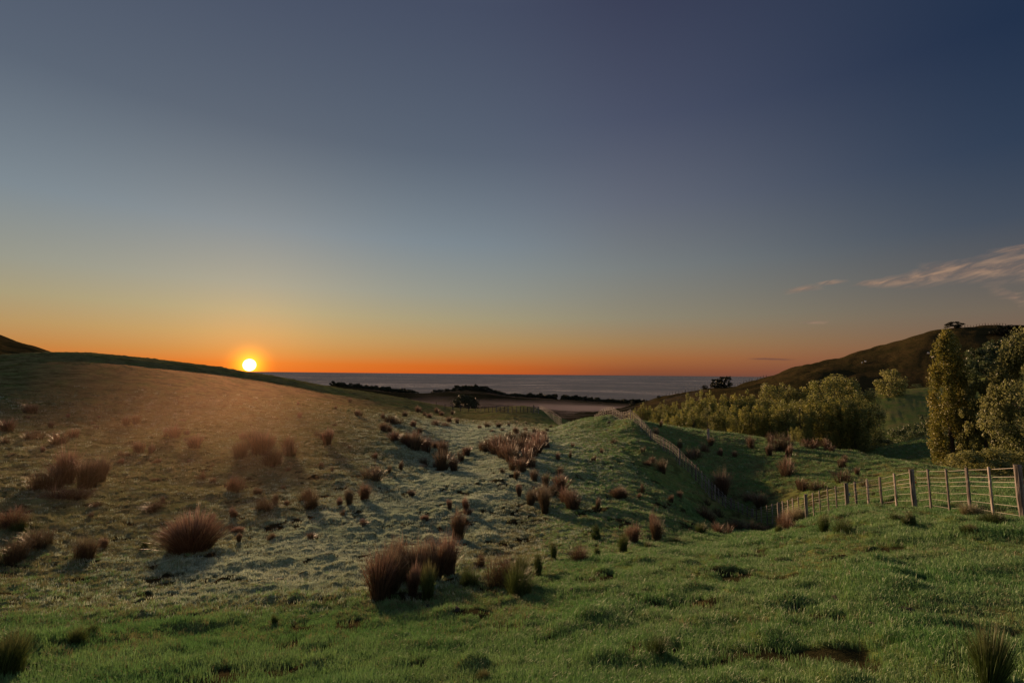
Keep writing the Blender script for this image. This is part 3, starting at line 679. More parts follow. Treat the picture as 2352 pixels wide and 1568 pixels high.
BAND = {'hi': ('the high left hillside', 'rushes high on the left hillside'), 'big': ('the large left hillside thicket', 'rushes of the large left thicket'),
        'mid': ('the patch below the sun', 'rushes below the sun'), 'up': ('the slope right of the sun', 'rushes on the slope right of the sun'),
        'gly': ('the diagonal hillside gully line', 'rushes along the hillside gully'), 'toe': ('the left hill foot', 'rushes at the foot of the left hillside'),
        'far': ('the left hillside far end', 'rushes at the far end of the left hillside'), 'flat': ('the flat before the gates', 'rushes on the far flat'),
        'thk': ('the dense rush thicket beside the knoll', 'rushes of the dense thicket beside the knoll'), 'kle': ('the upper knoll top', 'rushes on the upper knoll'),
        'kft': ('the left foot of the knoll', 'rushes at the left foot of the knoll'), 'kfr': ('the knoll by the fence', 'rushes on the knoll face near the fence'),
        'bey': ('the bank beyond the ridge fence', 'rushes beyond the ridge fence'), 'bck': ('the bank before the trees', 'rushes on the bank before the tree belt'),
        'gul': ('the gully behind the fence', 'rushes in the gully behind the fence'), 'crn': ('the fence corner hollow', 'rushes at the fence corner'),
        'fnc': ('the near fence line', 'dead grass at the nearer fence'), 'lip': ('the near slope brow', 'rushes on the brow of the near slope'),
        'low': ('the lower left hillside', 'rushes on the lower left hillside'), 'edg': ('the left valley edge', 'rushes at the left edge of the valley'),
        'solo': ('the open valley floor', 'rushes on the open valley floor'), 'path': ('the pale frosted path', 'rushes beside the frosted path'),
        'row': ('the dark foreground row', 'rushes of the dark foreground row'), 'pr': ('the loose foreground group', 'rushes right of the foreground row'),
        'fg': ('the near green slope', 'tufts on the near green slope')}
KN = {'r': 'reddish brown', 'g': 'green', 'p': 'bleached pale'}
ST = {'fan': 'fan-shaped', 'ball': 'rounded dome', 'upright': 'narrow upright', 'wild': 'loose straggling'}
ORD = ['first', 'second', 'third', 'fourth', 'fifth', 'sixth', 'seventh', 'eighth', 'ninth', 'tenth', 'eleventh', 'twelfth', 'thirteenth', 'fourteenth', 'fifteenth']
rs2 = random.Random(99)
for _k in range(46):
    _px = rs2.uniform(30, 1010); _py = rs2.uniform(955, 1245)
    if _py < 880 + _px * 0.08: continue
    T += '\n%d %d %d %d r %s sct' % (_px, _py, rs2.uniform(9, 17) * (0.7 + (_py - 950) / 300), rs2.uniform(8, 20) * (0.7 + (_py - 950) / 300), rs2.choice(['fan', 'wild', 'wild', 'upright']))
BAND['sct'] = ('the left hillside', 'small scattered tufts of the left hillside')
tl = []
for tok in T.replace('\n', '|').split('|'):
    w_ = tok.split()
    if len(w_) == 7 and w_[6] != 'skip': tl.append([float(v_) for v_ in w_[:4]] + w_[4:])
bands = {}
for t_ in tl: bands.setdefault(t_[6], []).append(t_)
BOOST = {'crn': (0.72, 1.0), 'thk': (1.3, 1.7), 'gly': (1.15, 1.45), 'far': (1.1, 1.35), 'toe': (1.1, 1.35), 'flat': (1.0, 1.3), 'kft': (1.15, 1.35), 'mid': (1.0, 1.2), 'big': (0.95, 1.2), 'hi': (0.95, 1.2), 'row': (1.06, 1.35), 'low': (1.1, 1.25), 'solo': (0.95, 0.95), 'lip': (1.05, 1.25), 'bck': (1.05, 1.3), 'bey': (1.05, 1.3)}
def tuft(px, py, hp, wp, kd, st, label, group, band):
    bh, bw = BOOST.get(band, (1, 1.1)); hp *= bh; wp *= bw
    p = hit(px, py)
    if p is None: return None
    m_ = p[1] / F
    H = hp * m_ * 1.28; Wd = wp * m_ * 1.08
    lod = 0 if p[1] < 24 or hp > 50 else 1
    me = random.choice(protos[(kd, st, lod)])
    nat = {'fan': 0.95, 'ball': 1.3, 'upright': 0.58, 'wild': 1.2}[st]
    o = obj('rush_tuft', me, loc=p - np.array([0, 0, 0.04]), rz=random.random() * 6.28)
    sx = Wd / nat; sx = max(sx, H * 0.3)
    o.scale = (sx, sx * random.uniform(0.85, 1.1), H)
    tag(o, label, 'rush', group)
    return p
for bk, lst in bands.items():
    lst.sort(key=lambda t_: t_[0]); where, grp = BAND[bk]
    for i, (px, py, hp, wp, kd, st, _b) in enumerate(lst):
        if bk == 'thk': 
            rw = 0 if py <= 1018 else 1 if py <= 1040 else 2; mates = sorted(t_[0] for t_ in lst if (0 if t_[1] <= 1018 else 1 if t_[1] <= 1040 else 2) == rw); n_ = mates.index(px)
            lab = 'brown rush in the dense knoll thicket, %s row, %s' % (('back', 'middle', 'front')[rw], 'leftmost' if n_ == 0 else ORD[n_] + ' from the left')
        elif len(lst) == 1: lab = 'large reddish dome of rushes alone on ' + where
        else:
            o_ = 'leftmost' if i == 0 else 'rightmost' if i == len(lst) - 1 else (ORD[i] if i < 15 else '%d%s' % (i + 1, 'th' if i + 1 < 21 else {1: 'st', 2: 'nd', 3: 'rd'}.get((i + 1) % 10, 'th'))) + ' from the left'
            lab = 'small scattered brown rush tuft, %s on the left hillside' % o_ if bk == 'sct' else '%s %s rush, %s in %s' % (ST[st], KN[kd], o_, where) if bk in ('big', 'gly', 'row', 'pr', 'mid') else '%s %s rush, %s on %s' % (ST[st], KN[kd], o_, where)
        tuft(px, py, hp, wp, kd, st, lab, grp, bk)
# dry straw stalks beside the bottom right rush
def stalks(px, py, lst, label):
    p = hit(px, py); root = empty('dry_stalks', p); tag(root, label, 'dry grass')
    for dx, dy, h, bx in lst:
        pts_ = [(dx, dy, -0.03), (dx + bx * 0.25, dy, h * 0.45), (dx + bx * 0.6, dy, h * 0.8), (dx + bx, dy + 0.02, h)]
        mb = MB().tube(pts_, [0.0028, 0.0024, 0.0018, 0.0012], 4)
        me = mb.build('stalk', M_rush['s']); fattr(me, 'along', [0.5] * len(me.vertices)); fattr(me, 'shade', [random.random()] * len(me.vertices)); obj('stalk', me, root)
stalks(2200, 1560, [(0.0, 0, 0.5, -0.08), (0.05, .04, 0.42, -0.02), (0.10, .02, 0.36, 0.03), (0.16, 0, 0.6, -0.22), (0.22, .05, .44, .02), (-.06, .05, .3, .05)], 'thin dry straw stalks left of the bottom right rush')
stalks(1975, 1520, [(0, 0, .36, .01), (.04, .02, .2, .05)], 'single dry straw stalk on the near slope right of centre')

# ------------------------------------------------------------------ clods of bare earth
def clod_mat():
    m, t, b = newmat('bare_earth'); g = t.node('ShaderNodeNewGeometry'); n_ = t.noise(g.outputs['Position'], 22, 5, 0.7)
    t.l.new(t.mix(n_, (0.012, 0.009, 0.007, 1), (0.055, 0.042, 0.032, 1)), b.inputs['Base Color']); setp(b, Roughness=0.85, Specular_IOR_Level=0.2)
    bp = t.node('ShaderNodeBump'); t.l.new(n_, bp.inputs['Height']); bp.inputs['Distance'].default_value = 0.02; t.l.new(bp.outputs[0], b.inputs['Normal']); return m
M_clod = clod_mat()
def clod_mesh(seed):
    bm = bmesh.new(); bmesh.ops.create_icosphere(bm, subdivisions=3, radius=0.5); r_ = random.Random(seed)
    from mathutils import noise as mn
    for v_ in bm.verts:
        k = 1 + 0.45 * mn.noise(v_.co * 3.1 + Vector((seed, 0, 0))) + 0.2 * mn.noise(v_.co * 8 + Vector((0, seed, 0)))
        v_.co *= k; v_.co.z *= 0.55
    me = bpy.data.meshes.new('earth_clod'); bm.to_mesh(me); bm.free(); me.materials.append(M_clod); return me
clods = [clod_mesh(s_) for s_ in (1, 5, 9)]
CL = [(300, 1494, 26, 'left foreground below the green tufts'), (276, 1514, 20, 'left corner of the near slope'), (1349, 1288, 24, 'brow of the near slope below a brown rush'), (1468, 1278, 22, 'brow left of the upright green tuft'),
      (1490, 1267, 14, 'brow just above the other dark clods'), (1320, 1354, 26, 'middle of the near slope left of centre'), (2089, 1400, 34, 'right foreground, widest of its neighbours'), (2016, 1436, 40, 'right foreground, lowest of the dark clods'),
      (1928, 1373, 34, 'near slope right of centre'), (1816, 1392, 28, 'near slope centre right, left of its neighbours'), (1768, 1336, 22, 'upper near slope'), (1452, 1316, 18, 'near slope below the brow'), (2210, 1372, 30, 'right side of the near slope'),
      (690, 1418, 26, 'lower valley edge left of centre'), (740, 1416, 18, 'lower valley edge beside a wider clod'), (982, 1394, 26, 'foot of the dark rush row'), (1046, 1396, 22, 'right below the dark rush row'), (640, 1332, 24, 'pugged ground left of the rush row')]
for k, (px, py, wpx, wh) in enumerate(CL):
    p = hit(px, py)
    o = obj('earth_clod', clods[k % 3], loc=p - np.array([0, 0, 0.01]), rz=k * 1.3); s_ = wpx * p[1] / F; o.scale = (s_, s_ * 0.8, s_ * 0.62)
    tag(o, 'dark clod of bare earth, ' + wh, 'earth clod', 'clods of bare earth')

# ------------------------------------------------------------------ fences
def wood_mat(nm='weathered_wood', k=1.0):
    m, t, b = newmat(nm); tcn = t.node('ShaderNodeTexCoord'); oi = t.node('ShaderNodeObjectInfo')
    v = t.mapping(tcn.outputs['Object'], (34, 34, 2.2)); n1 = t.noise(v, 1.0, 5, 0.7, 0.3); n2 = t.noise(tcn.outputs['Object'], 5, 4, 0.6)
    a = t.ramp(n1, [(0.30, tuple(k * v_ for v_ in (0.035, 0.028, 0.024))), (0.48, tuple(k * v_ for v_ in (0.15, 0.125, 0.110))), (0.64, tuple(k * v_ for v_ in (0.38, 0.35, 0.33)))])
    a = t.mix(t.rng(n2, 0.55, 0.75), a, (0.42 * k, 0.42 * k, 0.38 * k, 1))
    a = t.mix(t.math('MULTIPLY', oi.outputs['Random'], 0.5), a, t.mix(1.0, a, (0.45, 0.40, 0.36, 1), 'MULTIPLY'))
    t.l.new(a, b.inputs['Base Color']); setp(b, Roughness=0.8, Specular_IOR_Level=0.25)
    bp = t.node('ShaderNodeBump'); t.l.new(n1, bp.inputs['Height']); bp.inputs['Strength'].default_value = 0.8; bp.inputs['Distance'].default_value = 0.012
    t.l.new(bp.outputs[0], b.inputs['Normal']); return m
M_wood = wood_mat('weathered_wood', 0.75); M_pale = wood_mat('silvered_wood', 1.4); M_old = wood_mat('dark_wood', 0.25)
def simple_mat(name, colr, rough=0.5, metal=0.0):
    m, t, b = newmat(name); g = t.node('ShaderNodeNewGeometry'); n_ = t.noise(g.outputs['Position'], 30, 3, 0.6)
    t.l.new(t.mix(n_, tuple(x * 0.75 for x in colr) + (1,), tuple(min(1, x * 1.25) for x in colr) + (1,)), b.inputs['Base Color']); setp(b, Roughness=rough, Metallic=metal); return m
M_wire = simple_mat('galvanised_wire', (0.42, 0.40, 0.38), 0.35, 0.8)
M_ins = simple_mat('orange_insulator', (0.75, 0.25, 0.03), 0.35); M_insb = simple_mat('blue_insulator', (0.10, 0.22, 0.42), 0.35)
M_metal = simple_mat('gate_steel', (0.08, 0.075, 0.075), 0.7, 0.0)

def stake_mesh(name, w, d, h, seed, segs=7, round_=False, mat=None):
    mat = mat or M_wood
    """a split timber with uneven faces, foot 0.25 m in the ground"""
    r_ = random.Random(seed); bm = bmesh.new(); nS = 8 if round_ else 6; rings = []
    for k in range(segs + 1):
        z = -0.3 + (h + 0.3) * k / segs; ring = []; ox = r_.uniform(-1, 1) * w * 0.04; oy = r_.uniform(-1, 1) * d * 0.04
        for j in range(nS):
            a = 2 * math.pi * (j + 0.5) / nS; cx_, sy_ = math.cos(a), math.sin(a)
            if not round_:
                m_ = max(abs(cx_), abs(sy_)); cx_, sy_ = cx_ / m_ * 0.96, sy_ / m_ * 0.96
            kk = 1 + r_.uniform(-0.07, 0.07)
            ring.append(bm.verts.new((ox + cx_ * w / 2 * kk, oy + sy_ * d / 2 * kk, z + (r_.uniform(-0.012, 0.012) if k == segs else 0))))
        rings.append(ring)
    for k in range(segs):
        for j in range(nS): bm.faces.new((rings[k][j], rings[k][(j + 1) % nS], rings[k + 1][(j + 1) % nS], rings[k + 1][j]))
    cap = bm.verts.new((0, 0, h + 0.006))
    for j in range(nS): bm.faces.new((rings[-1][j], rings[-1][(j + 1) % nS], cap))
    me = bpy.data.meshes.new(name); bm.to_mesh(me); bm.free(); me.materials.append(mat); return me
POSTM = [stake_mesh('post', 0.135, 0.125, 1.0, s_, round_=True) for s_ in range(4)]
BATM = [stake_mesh('batten', 0.078, 0.055, 1.0, 20 + s_, mat=M_pale if s_ % 2 else M_wood) for s_ in range(6)]
M_brown = wood_mat('brown_wood', 0.42); BROWNM = [stake_mesh('batten', 0.078, 0.055, 1.0, 40 + s_, segs=3, mat=M_brown) for s_ in range(4)]
OLDM = [stake_mesh('batten', 0.078, 0.055, 1.0, 30 + s_, segs=2, mat=M_old) for s_ in range(3)]

WF = [0.955, 0.80, 0.70, 0.61, 0.44, 0.27, 0.11]
def add_fence(name, label, stakes, wire_r=0.0035, wf=WF, group=None, wires=True, ins=()):
    """stakes: (top point, height, kind 'P'/'B', lean x)"""
    base0 = stakes[0][0] - np.array([0, 0, stakes[0][1]])
    root = empty(name, base0); tag(root, label, 'fence', group)
    lines = [[] for _ in wf]
    for i, (tp, h, kd, lean, wid) in enumerate(stakes):
        me = random.choice(OLDM if wid > 1.5 else BROWNM if (kd == 'B' and wid > 1.0005) else POSTM if kd == 'P' else BATM)
        o = obj('post' if kd == 'P' else 'batten', me, root)
        foot = np.array([tp[0] + lean * h, tp[1], tp[2] - h])
        o.location = tuple(foot - base0)
        nx = stakes[min(i + 1, len(stakes) - 1)][0] - stakes[max(i - 1, 0)][0]
        ang_ = math.atan2(nx[1], nx[0])
        o.rotation_mode = 'YXZ'
        o.rotation_euler = (random.uniform(-.02, .02), -lean, ang_ + random.uniform(-.15, .15))
        o.rotation_mode = 'XYZ'
        q_ = Matrix.Rotation(-lean, 4, 'Y') @ Matrix.Rotation(ang_ + random.uniform(-.15, .15), 4, 'Z')
        o.rotation_euler = q_.to_euler('XYZ')
        o.scale = (wid, wid, h)
        nrm = np.array([math.sin(ang_), -math.cos(ang_), 0.0]); off = (0.068 if kd == 'P' else 0.025) * wid
        if nrm[1] > 0: nrm = -nrm
        for k, f_ in enumerate(wf):
            a = foot + (np.array(tp) - foot) * f_ + nrm * off - base0
            lines[k].append(a)
        if i in ins:
            mb = MB().tube([(0, 0, -0.035), (0, 0, -.012), (0, 0, 0.0), (0, 0, .012), (0, 0, 0.035)], [0.018, 0.018, 0.028, 0.018, 0.018], 8)
            q2 = obj('insulator', mb.build('insulator', ins[i]), o); 
            wp = foot + (np.array(tp) - foot) * 0.70 + nrm * 0.085
            q2.matrix_parent_inverse = Matrix.Identity(4)
            mw = Matrix.Translation(Vector(foot)) @ q_ @ Matrix.Diagonal((wid, wid, h, 1))
            q2.location = mw.inverted() @ Vector(wp); q2.scale = (1, 1, 1 / h)
    if wires:
        for ln in lines:
            sag = []
            for a, b_ in zip(ln[:-1], ln[1:]):
                sag.append(a)
            sag.append(ln[-1])
            mb = MB().tube([tuple(a) for a in sag], wire_r, 4); obj('wire', mb.build('wire', M_wire if stakes[0][4] < 1.5 else M_metal), root)
    return root

def stakes_from(lst, dfun, hfun, leanf):
    out = []
    for px, py, kd in lst:
        D = dfun(px); tp = P(px, py, D); out.append([tp, hfun(px), kd, leanf(px), 1.0])
    return out
near = [(2480, 1058, 'B'), (2405, 1063, 'B'), (2337, 1067, 'P'), (2270, 1072, 'B'), (2219, 1074, 'B'), (2172, 1077, 'B'), (2130, 1077.6, 'B'), (2093, 1077.6, 'P'), (2053, 1087, 'B'), (2020, 1095, 'B'), (1991, 1100.6, 'B'),
        (1963, 1106, 'B'), (1943, 1109, 'P'), (1918.6, 1116, 'B'), (1900, 1121.6, 'B'), (1881, 1127, 'B'), (1866, 1131.6, 'B'), (1850, 1134, 'P'), (1833, 1141, 'B'), (1820, 1144, 'B'), (1809, 1148, 'B'), (1797, 1150.7, 'B'),
        (1787.5, 1154, 'P'), (1773, 1157, 'B'), (1761, 1160, 'B'), (1748, 1163.5, 'B'), (1737, 1166, 'B'), (1728, 1168, 'P'),
        (1716, 1161.7, 'B'), (1705, 1157, 'B'), (1695.6, 1151.7, 'B'), (1686, 1149, 'B'), (1679, 1144, 'P'), (1666, 1137, 'B'), (1659, 1129, 'B'), (1650, 1121, 'B'), (1642, 1113, 'B'), (1635, 1107, 'P'), (1628, 1100, 'B'), (1620, 1090.5, 'B'), (1612, 1082, 'B'), (1605, 1074, 'B'),
        (1598, 1067, 'P'), (1589, 1059, 'B'), (1580, 1051, 'B'), (1572, 1043, 'B'), (1566, 1036, 'B'), (1560, 1029.5, 'P'), (1553, 1024, 'B'), (1546, 1018.5, 'B'), (1538, 1013, 'B'), (1531, 1008.5, 'B'), (1524.4, 1004.4, 'P'), (1517, 1001, 'B'), (1510, 998, 'B'), (1503, 995, 'B'), (1498, 991, 'B'),
        (1494, 987, 'P'), (1490, 981.5, 'B'), (1485, 975, 'B'), (1480.7, 969, 'B'), (1476, 964, 'B'), (1472.5, 960.7, 'P'), (1468, 956, 'B'), (1463, 951.5, 'B'), (1458, 948, 'B'), (1453, 944, 'B'), (1448, 940, 'P'),
        (1443, 943, 'B'), (1438, 945, 'B'), (1432, 946, 'B'), (1427, 945.6, 'P'), (1422, 943.5, 'B'), (1417, 940.5, 'B'), (1412, 937, 'B'), (1407, 934, 'P'), (1401, 934, 'B'), (1396, 934.7, 'B'), (1391, 936, 'B'), (1386, 938, 'P'), (1381, 941, 'B'), (1376, 945, 'B'), (1371, 949, 'B'), (1366, 953, 'P')]
DX = [1366, 1386, 1407, 1427, 1448, 1478, 1498, 1527, 1560, 1600, 1630, 1686, 1728, 1787, 1850, 1900, 1943, 2005, 2034, 2066, 2108, 2145, 2189, 2233, 2284, 2350, 2480]
DY = [66, 62, 58, 54, 50.5, 46.5, 43.5, 40, 37, 34.5, 32.3, 30.5, 29, 25.4, 22.4, 20.2, 17.9, 16.9, 16.4, 15.4, 14.5, 13.7, 12.6, 11.8, 10.9, 9.9, 8.8]
dfun = lambda px: float(np.interp(px, DX, DY))
def leanf(px): return float(np.interp(px, [1728, 1800, 1950, 2350], [0.0, 0.03, 0.045, 0.05]))
st_ = []
for px, py, kd in near:
    D = dfun(px); tp = P(px, py, D); g_ = ground_at(tp[0], tp[1]); h = tp[2] - g_
    h2 = float(np.clip(h, 0.95, 1.3)) if h < 1.6 else min(h, 1.7)
    st_.append((tp, h2 + (0.06 if kd == 'P' else 0.0), kd, leanf(px), 1.0 if px > 1605 else 1.02))
ins = {}
for i, (px, py, kd) in enumerate(near):
    if kd == 'P' and px > 1900: ins[i] = M_insb if px < 2000 else M_ins
FENCE_TOP = st_
add_fence('fence', 'long wire and batten fence with weathered posts from the right edge up over the knoll', st_, 0.0045, ins=ins)

# lone post beyond the fence
p = hit(1627, 1012); h = 27 / F * p[1]
o = obj('post', POSTM[1], loc=p, rz=0.4); o.scale = (1.9, 1.9, h); tag(o, 'lone pale wooden post standing on the bank before the tree belt', 'post')

# far fence with two gates on the lip of the flat
def gate(pA, pB, H, label, npick=7, group='gates in the far fence'):
    root = empty('gate', pA); tag(root, label, 'gate', group)
    d = pB - pA; L_ = np.linalg.norm(d)
    for s_ in (0, 1):
        mb = MB().tube([tuple(d * s_ + np.array([0, 0, -.1])), tuple(d * s_ + np.array([0, 0, H * 1.12]))], 0.09, 6); obj('gate_post', mb.build('gate_post', M_wood), root)
    for k in range(4):
        z = H * (0.15 + 0.27 * k); mb = MB().tube([tuple(d * 0.04 + np.array([0, 0, z])), tuple(d * 0.96 + np.array([0, 0, z]))], 0.045, 5); obj('rail', mb.build('rail', M_metal), root)
    mb = MB().tube([tuple(d * 0.05 + np.array([0, 0, H * .15])), tuple(d * 0.95 + np.array([0, 0, H * 0.96]))], 0.04, 5); obj('brace', mb.build('brace', M_metal), root)
far_pts = [(1003, 937), (1022, 940), (1040, 942), (1058, 943), (1076, 943.5), (1092, 944), (1104, 944), (1113, 944.5), (1122, 945), (1131, 945), (1140, 945), (1149, 945), (1158, 945), (1167, 945.5), (1176, 945.5), (1186, 945.5), (1195, 945.5), (1203, 945.5), (1212, 945.5), (1220, 945.5)]
fs = []
for k, (px, py) in enumerate(far_pts):
    p = hit(px, py + 1)
    if p is None or p[1] > 200: p = P(px, py, 118); p[2] = ground_at(p[0], p[1])
    h = 14.0 / F * p[1] * 0.95; fs.append((p + np.array([0, 0, h]), h, 'P' if k % 3 == 0 else 'B', 0.0, 1.9))
add_fence('fence', 'far dark fence line across the misty flat left of the knoll', fs, 0.012, wf=[0.93, 0.6, 0.3])
hg = 15 / F * fs[-1][0][1]
pA = fs[-1][0] - np.array([0, 0, fs[-1][1]]); pB = pA + np.array([17 / F * pA[1], 0.4, 0]); pB[2] = ground_at(pB[0], pB[1])
gate(pA + np.array([0.5, 0, 0]), pB, hg, 'square wooden gate at the right end of the far fence')
pA = fs[10][0] - np.array([0, 0, fs[10][1]]) + np.array([0, -0.6, 0]); pB = fs[13][0] - np.array([0, 0, fs[13][1]]) + np.array([0, -0.6, 0])
gate(pA, pB, hg * 0.95, 'wide steel gate in the middle of the far fence')
fs = []
for k in range(17):
    t_ = k / 16; px = 1240 + 36 * t_ + 14 * t_ * t_; py = 932 + 3 * t_ + 24 * t_ * t_; D = 122 - 44 * t_
    tp = P(px, py, D); g_ = ground_at(tp[0], tp[1]); h = max(1.1, min(2.0, tp[2] - g_)) if tp[2] > g_ + 0.5 else 1.2
    if tp[2] < g_ + 0.7: tp = np.array([tp[0], tp[1], g_ + 1.2])
    fs.append((tp, h, 'P' if k % 4 == 0 else 'B', 0.0, 1.6))
add_fence('fence', 'reddish fence running down from the far gate behind the knoll', fs, 0.010, wf=[0.93, 0.74, 0.55, 0.36, 0.18])

# fences along the crest of the right hill
def crest_fence(a, b, n_, hpx, label):
    fs = []
    for k in range(n_):
        px = a[0] + (b[0] - a[0]) * k / (n_ - 1); best = None
        for py in np.arange(720, 945, 1.0):
            p = hit(px, py)
            if p is not None and 150 < p[1] < 480: best = p; break
        if best is None: continue
        h = hpx / F * best[1] * random.uniform(0.8, 1.2); fs.append((best + np.array([0, 0, h]), h + 0.3, 'B', random.uniform(-.08, .08), 3.4))
    if len(fs) > 2: add_fence('fence', label, fs, 0.02, wf=[0.9])
crest_fence((1530, 0), (1640, 0), 16, 5.5, 'dark fence on the low crest of the right hill above the sea')
crest_fence((1688, 0), (1760, 0), 12, 5.0, 'dark fence on the crest right of the skyline tree pair')
crest_fence((2196, 0), (2310, 0), 18, 4.5, 'dark fence along the flat summit of the right hill')

# ------------------------------------------------------------------ trees
def leaf_mat(name, cA, cB, cC, transl=0.3):
    m, t, b = newmat(name); oi = t.node('ShaderNodeObjectInfo')
    at = t.node('ShaderNodeAttribute', attribute_name='tone')
    a = t.ramp(at.outputs['Fac'], [(0.0, cA), (0.5, cB), (1.0, cC)])
    a = t.mix(oi.outputs['Random'], t.mix(1.0, a, (0.82, 0.80, 0.8, 1), 'MULTIPLY'), t.mix(1.0, a, (1.25, 1.15, 1.0, 1), 'MULTIPLY'))
    t.l.new(a, b.inputs['Base Color']); setp(b, Roughness=0.55, Specular_IOR_Level=0.35)
    tr = t.node('ShaderNodeBsdfTranslucent'); t.l.new(a, tr.inputs[0]); mx = t.node('ShaderNodeMixShader'); mx.inputs[0].default_value = transl
    t.l.new(b.outputs[0], mx.inputs[1]); t.l.new(tr.outputs[0], mx.inputs[2]); t.l.new(mx.outputs[0], t.n['Material Output'].inputs[0]); return m
M_pop = leaf_mat('poplar_leaf', (0.070, 0.090, 0.020, 1), (0.150, 0.155, 0.034, 1), (0.24, 0.21, 0.045, 1), 0.4)
M_wil = leaf_mat('willow_leaf', (0.090, 0.110, 0.036, 1), (0.20, 0.22, 0.075, 1), (0.31, 0.31, 0.12, 1), 0.45)
M_thk = leaf_mat('thicket_leaf', (0.085, 0.110, 0.032, 1), (0.19, 0.22, 0.062, 1), (0.32, 0.29, 0.08, 1), 0.45)
M_drk = leaf_mat('dark_leaf', (0.012, 0.018, 0.008, 1), (0.025, 0.032, 0.014, 1), (0.045, 0.05, 0.020, 1), 0.12)
M_grn = leaf_mat('shrub_leaf', (0.035, 0.06, 0.022, 1), (0.070, 0.105, 0.042, 1), (0.12, 0.15, 0.07, 1))
def bark():
    m, t, b = newmat('bark'); tcn = t.node('ShaderNodeTexCoord'); n_ = t.noise(t.mapping(tcn.outputs['Object'], (9, 9, 1.5)), 1.0, 5, 0.7)
    t.l.new(t.mix(n_, (0.02, 0.015, 0.012, 1), (0.12, 0.095, 0.075, 1)), b.inputs['Base Color']); setp(b, Roughness=0.9); return m
M_bark = bark()

def crown_mesh(name, mat, centres, radii, nleaf, size, seed, droop=0.0, stretch=1.0):
    r_ = np.random.RandomState(seed); K = len(centres); C = np.repeat(np.array(centres), nleaf, 0); Rd = np.repeat(np.array(radii), nleaf)
    n_ = len(C); d = r_.randn(n_, 3); d /= np.linalg.norm(d, axis=1)[:, None]
    rad = Rd * (0.35 + 0.75 * r_.rand(n_) ** 0.6)
    pos = C + d * rad[:, None] * np.array([1, 1, stretch])
    if droop: pos[:, 2] -= droop * r_.rand(n_) ** 1.5 * Rd
    a = r_.randn(n_, 3); a[:, 2] *= 0.7; a /= np.linalg.norm(a, axis=1)[:, None]
    if droop: a[:, 2] -= 1.2; a /= np.linalg.norm(a, axis=1)[:, None]
    b = np.cross(a, r_.randn(n_, 3)); b /= np.linalg.norm(b, axis=1)[:, None]
    s_ = size * (0.6 + 0.8 * r_.rand(n_))[:, None]
    Vv = np.stack([pos - a * s_ * 0.6, pos + b * s_ * 0.32, pos + a * s_ * 0.6, pos - b * s_ * 0.32], 1).reshape(-1, 3)
    Ff = np.arange(n_ * 4).reshape(-1, 4)
    me = mesh_np(name, Vv, Ff, mat)
    tone = np.repeat(np.clip(np.repeat(r_.rand(K), nleaf) * 0.45 + r_.rand(n_) * 0.55, 0, 1), 4); fattr(me, 'tone', tone)
    return me
def trunk_mesh(H, r0, limbs, seed, lean=0.0):
    r_ = random.Random(seed); mb = MB(); pts_ = [(lean * H * t_ + r_.uniform(-.1, .1) * r0 * 3 * t_, r_.uniform(-.1, .1) * r0 * 3 * t_, H * t_ - (0.4 if t_ == 0 else 0)) for t_ in (0, .15, .35, .55, .75, .95)]
    mb.tube(pts_, [r0 * 1.25, r0, r0 * .8, r0 * .6, r0 * .4, r0 * .15], 8)
    for (z0, L_, up_) in limbs:
        a = r_.random() * 6.283; x0 = lean * z0; mb.tube([(x0, 0, z0), (x0 + math.cos(a) * L_ * .5, math.sin(a) * L_ * .5, z0 + up_ * .6), (x0 + math.cos(a) * L_, math.sin(a) * L_, z0 + up_)], [r0 * .4, r0 * .25, r0 * .08], 5)
    return mb.build('trunk', M_bark, True)

def tree(name, p, crown_me, trunk_me, scale, label, cat, group=None, rz=None):
    root = empty(name, p, random.random() * 6.28 if rz is None else rz); root.scale = scale
    tag(root, label, cat, group)
    if trunk_me is not None: obj('trunk', trunk_me, root)
    obj('crown', crown_me, root)
    return root

# tall columnar poplar
def poplar():
    r_ = np.random.RandomState(5); cs = []; rd = []
    for k in range(190):
        t_ = r_.rand() ** 0.9; z = 0.7 + 15.6 * t_
        env = 2.25 * float(np.interp(t_, [0, .07, .22, .5, .7, .86, 1], [.35, .75, 1, 1, .82, .55, .12]))
        a = r_.rand() * 6.283; q_ = env * (0.35 + 0.65 * r_.rand() ** 0.5); cs.append((q_ * math.cos(a), q_ * math.sin(a) * 1.0, z)); rd.append(0.42 + 0.38 * r_.rand())
    return crown_mesh('crown', M_pop, cs, rd, 170, 0.20, 6, stretch=1.7)
D = 44; px0 = 2188
pb = P(px0, 1075, D); gz = ground_at(pb[0], pb[1]); top = P(px0, 748, D)[2]
tree('poplar_tree', (pb[0], pb[1], gz), poplar(), trunk_mesh(15.5, 0.34, [(3, 1.2, 3), (5, 1.3, 3.5), (7, 1.2, 3), (9, 1, 3), (4, 1.1, 3)], 3), (0.66, 0.66, (top - gz) / 17.3), 'tall columnar poplar with yellowing leaves towering over the gully', 'tree')

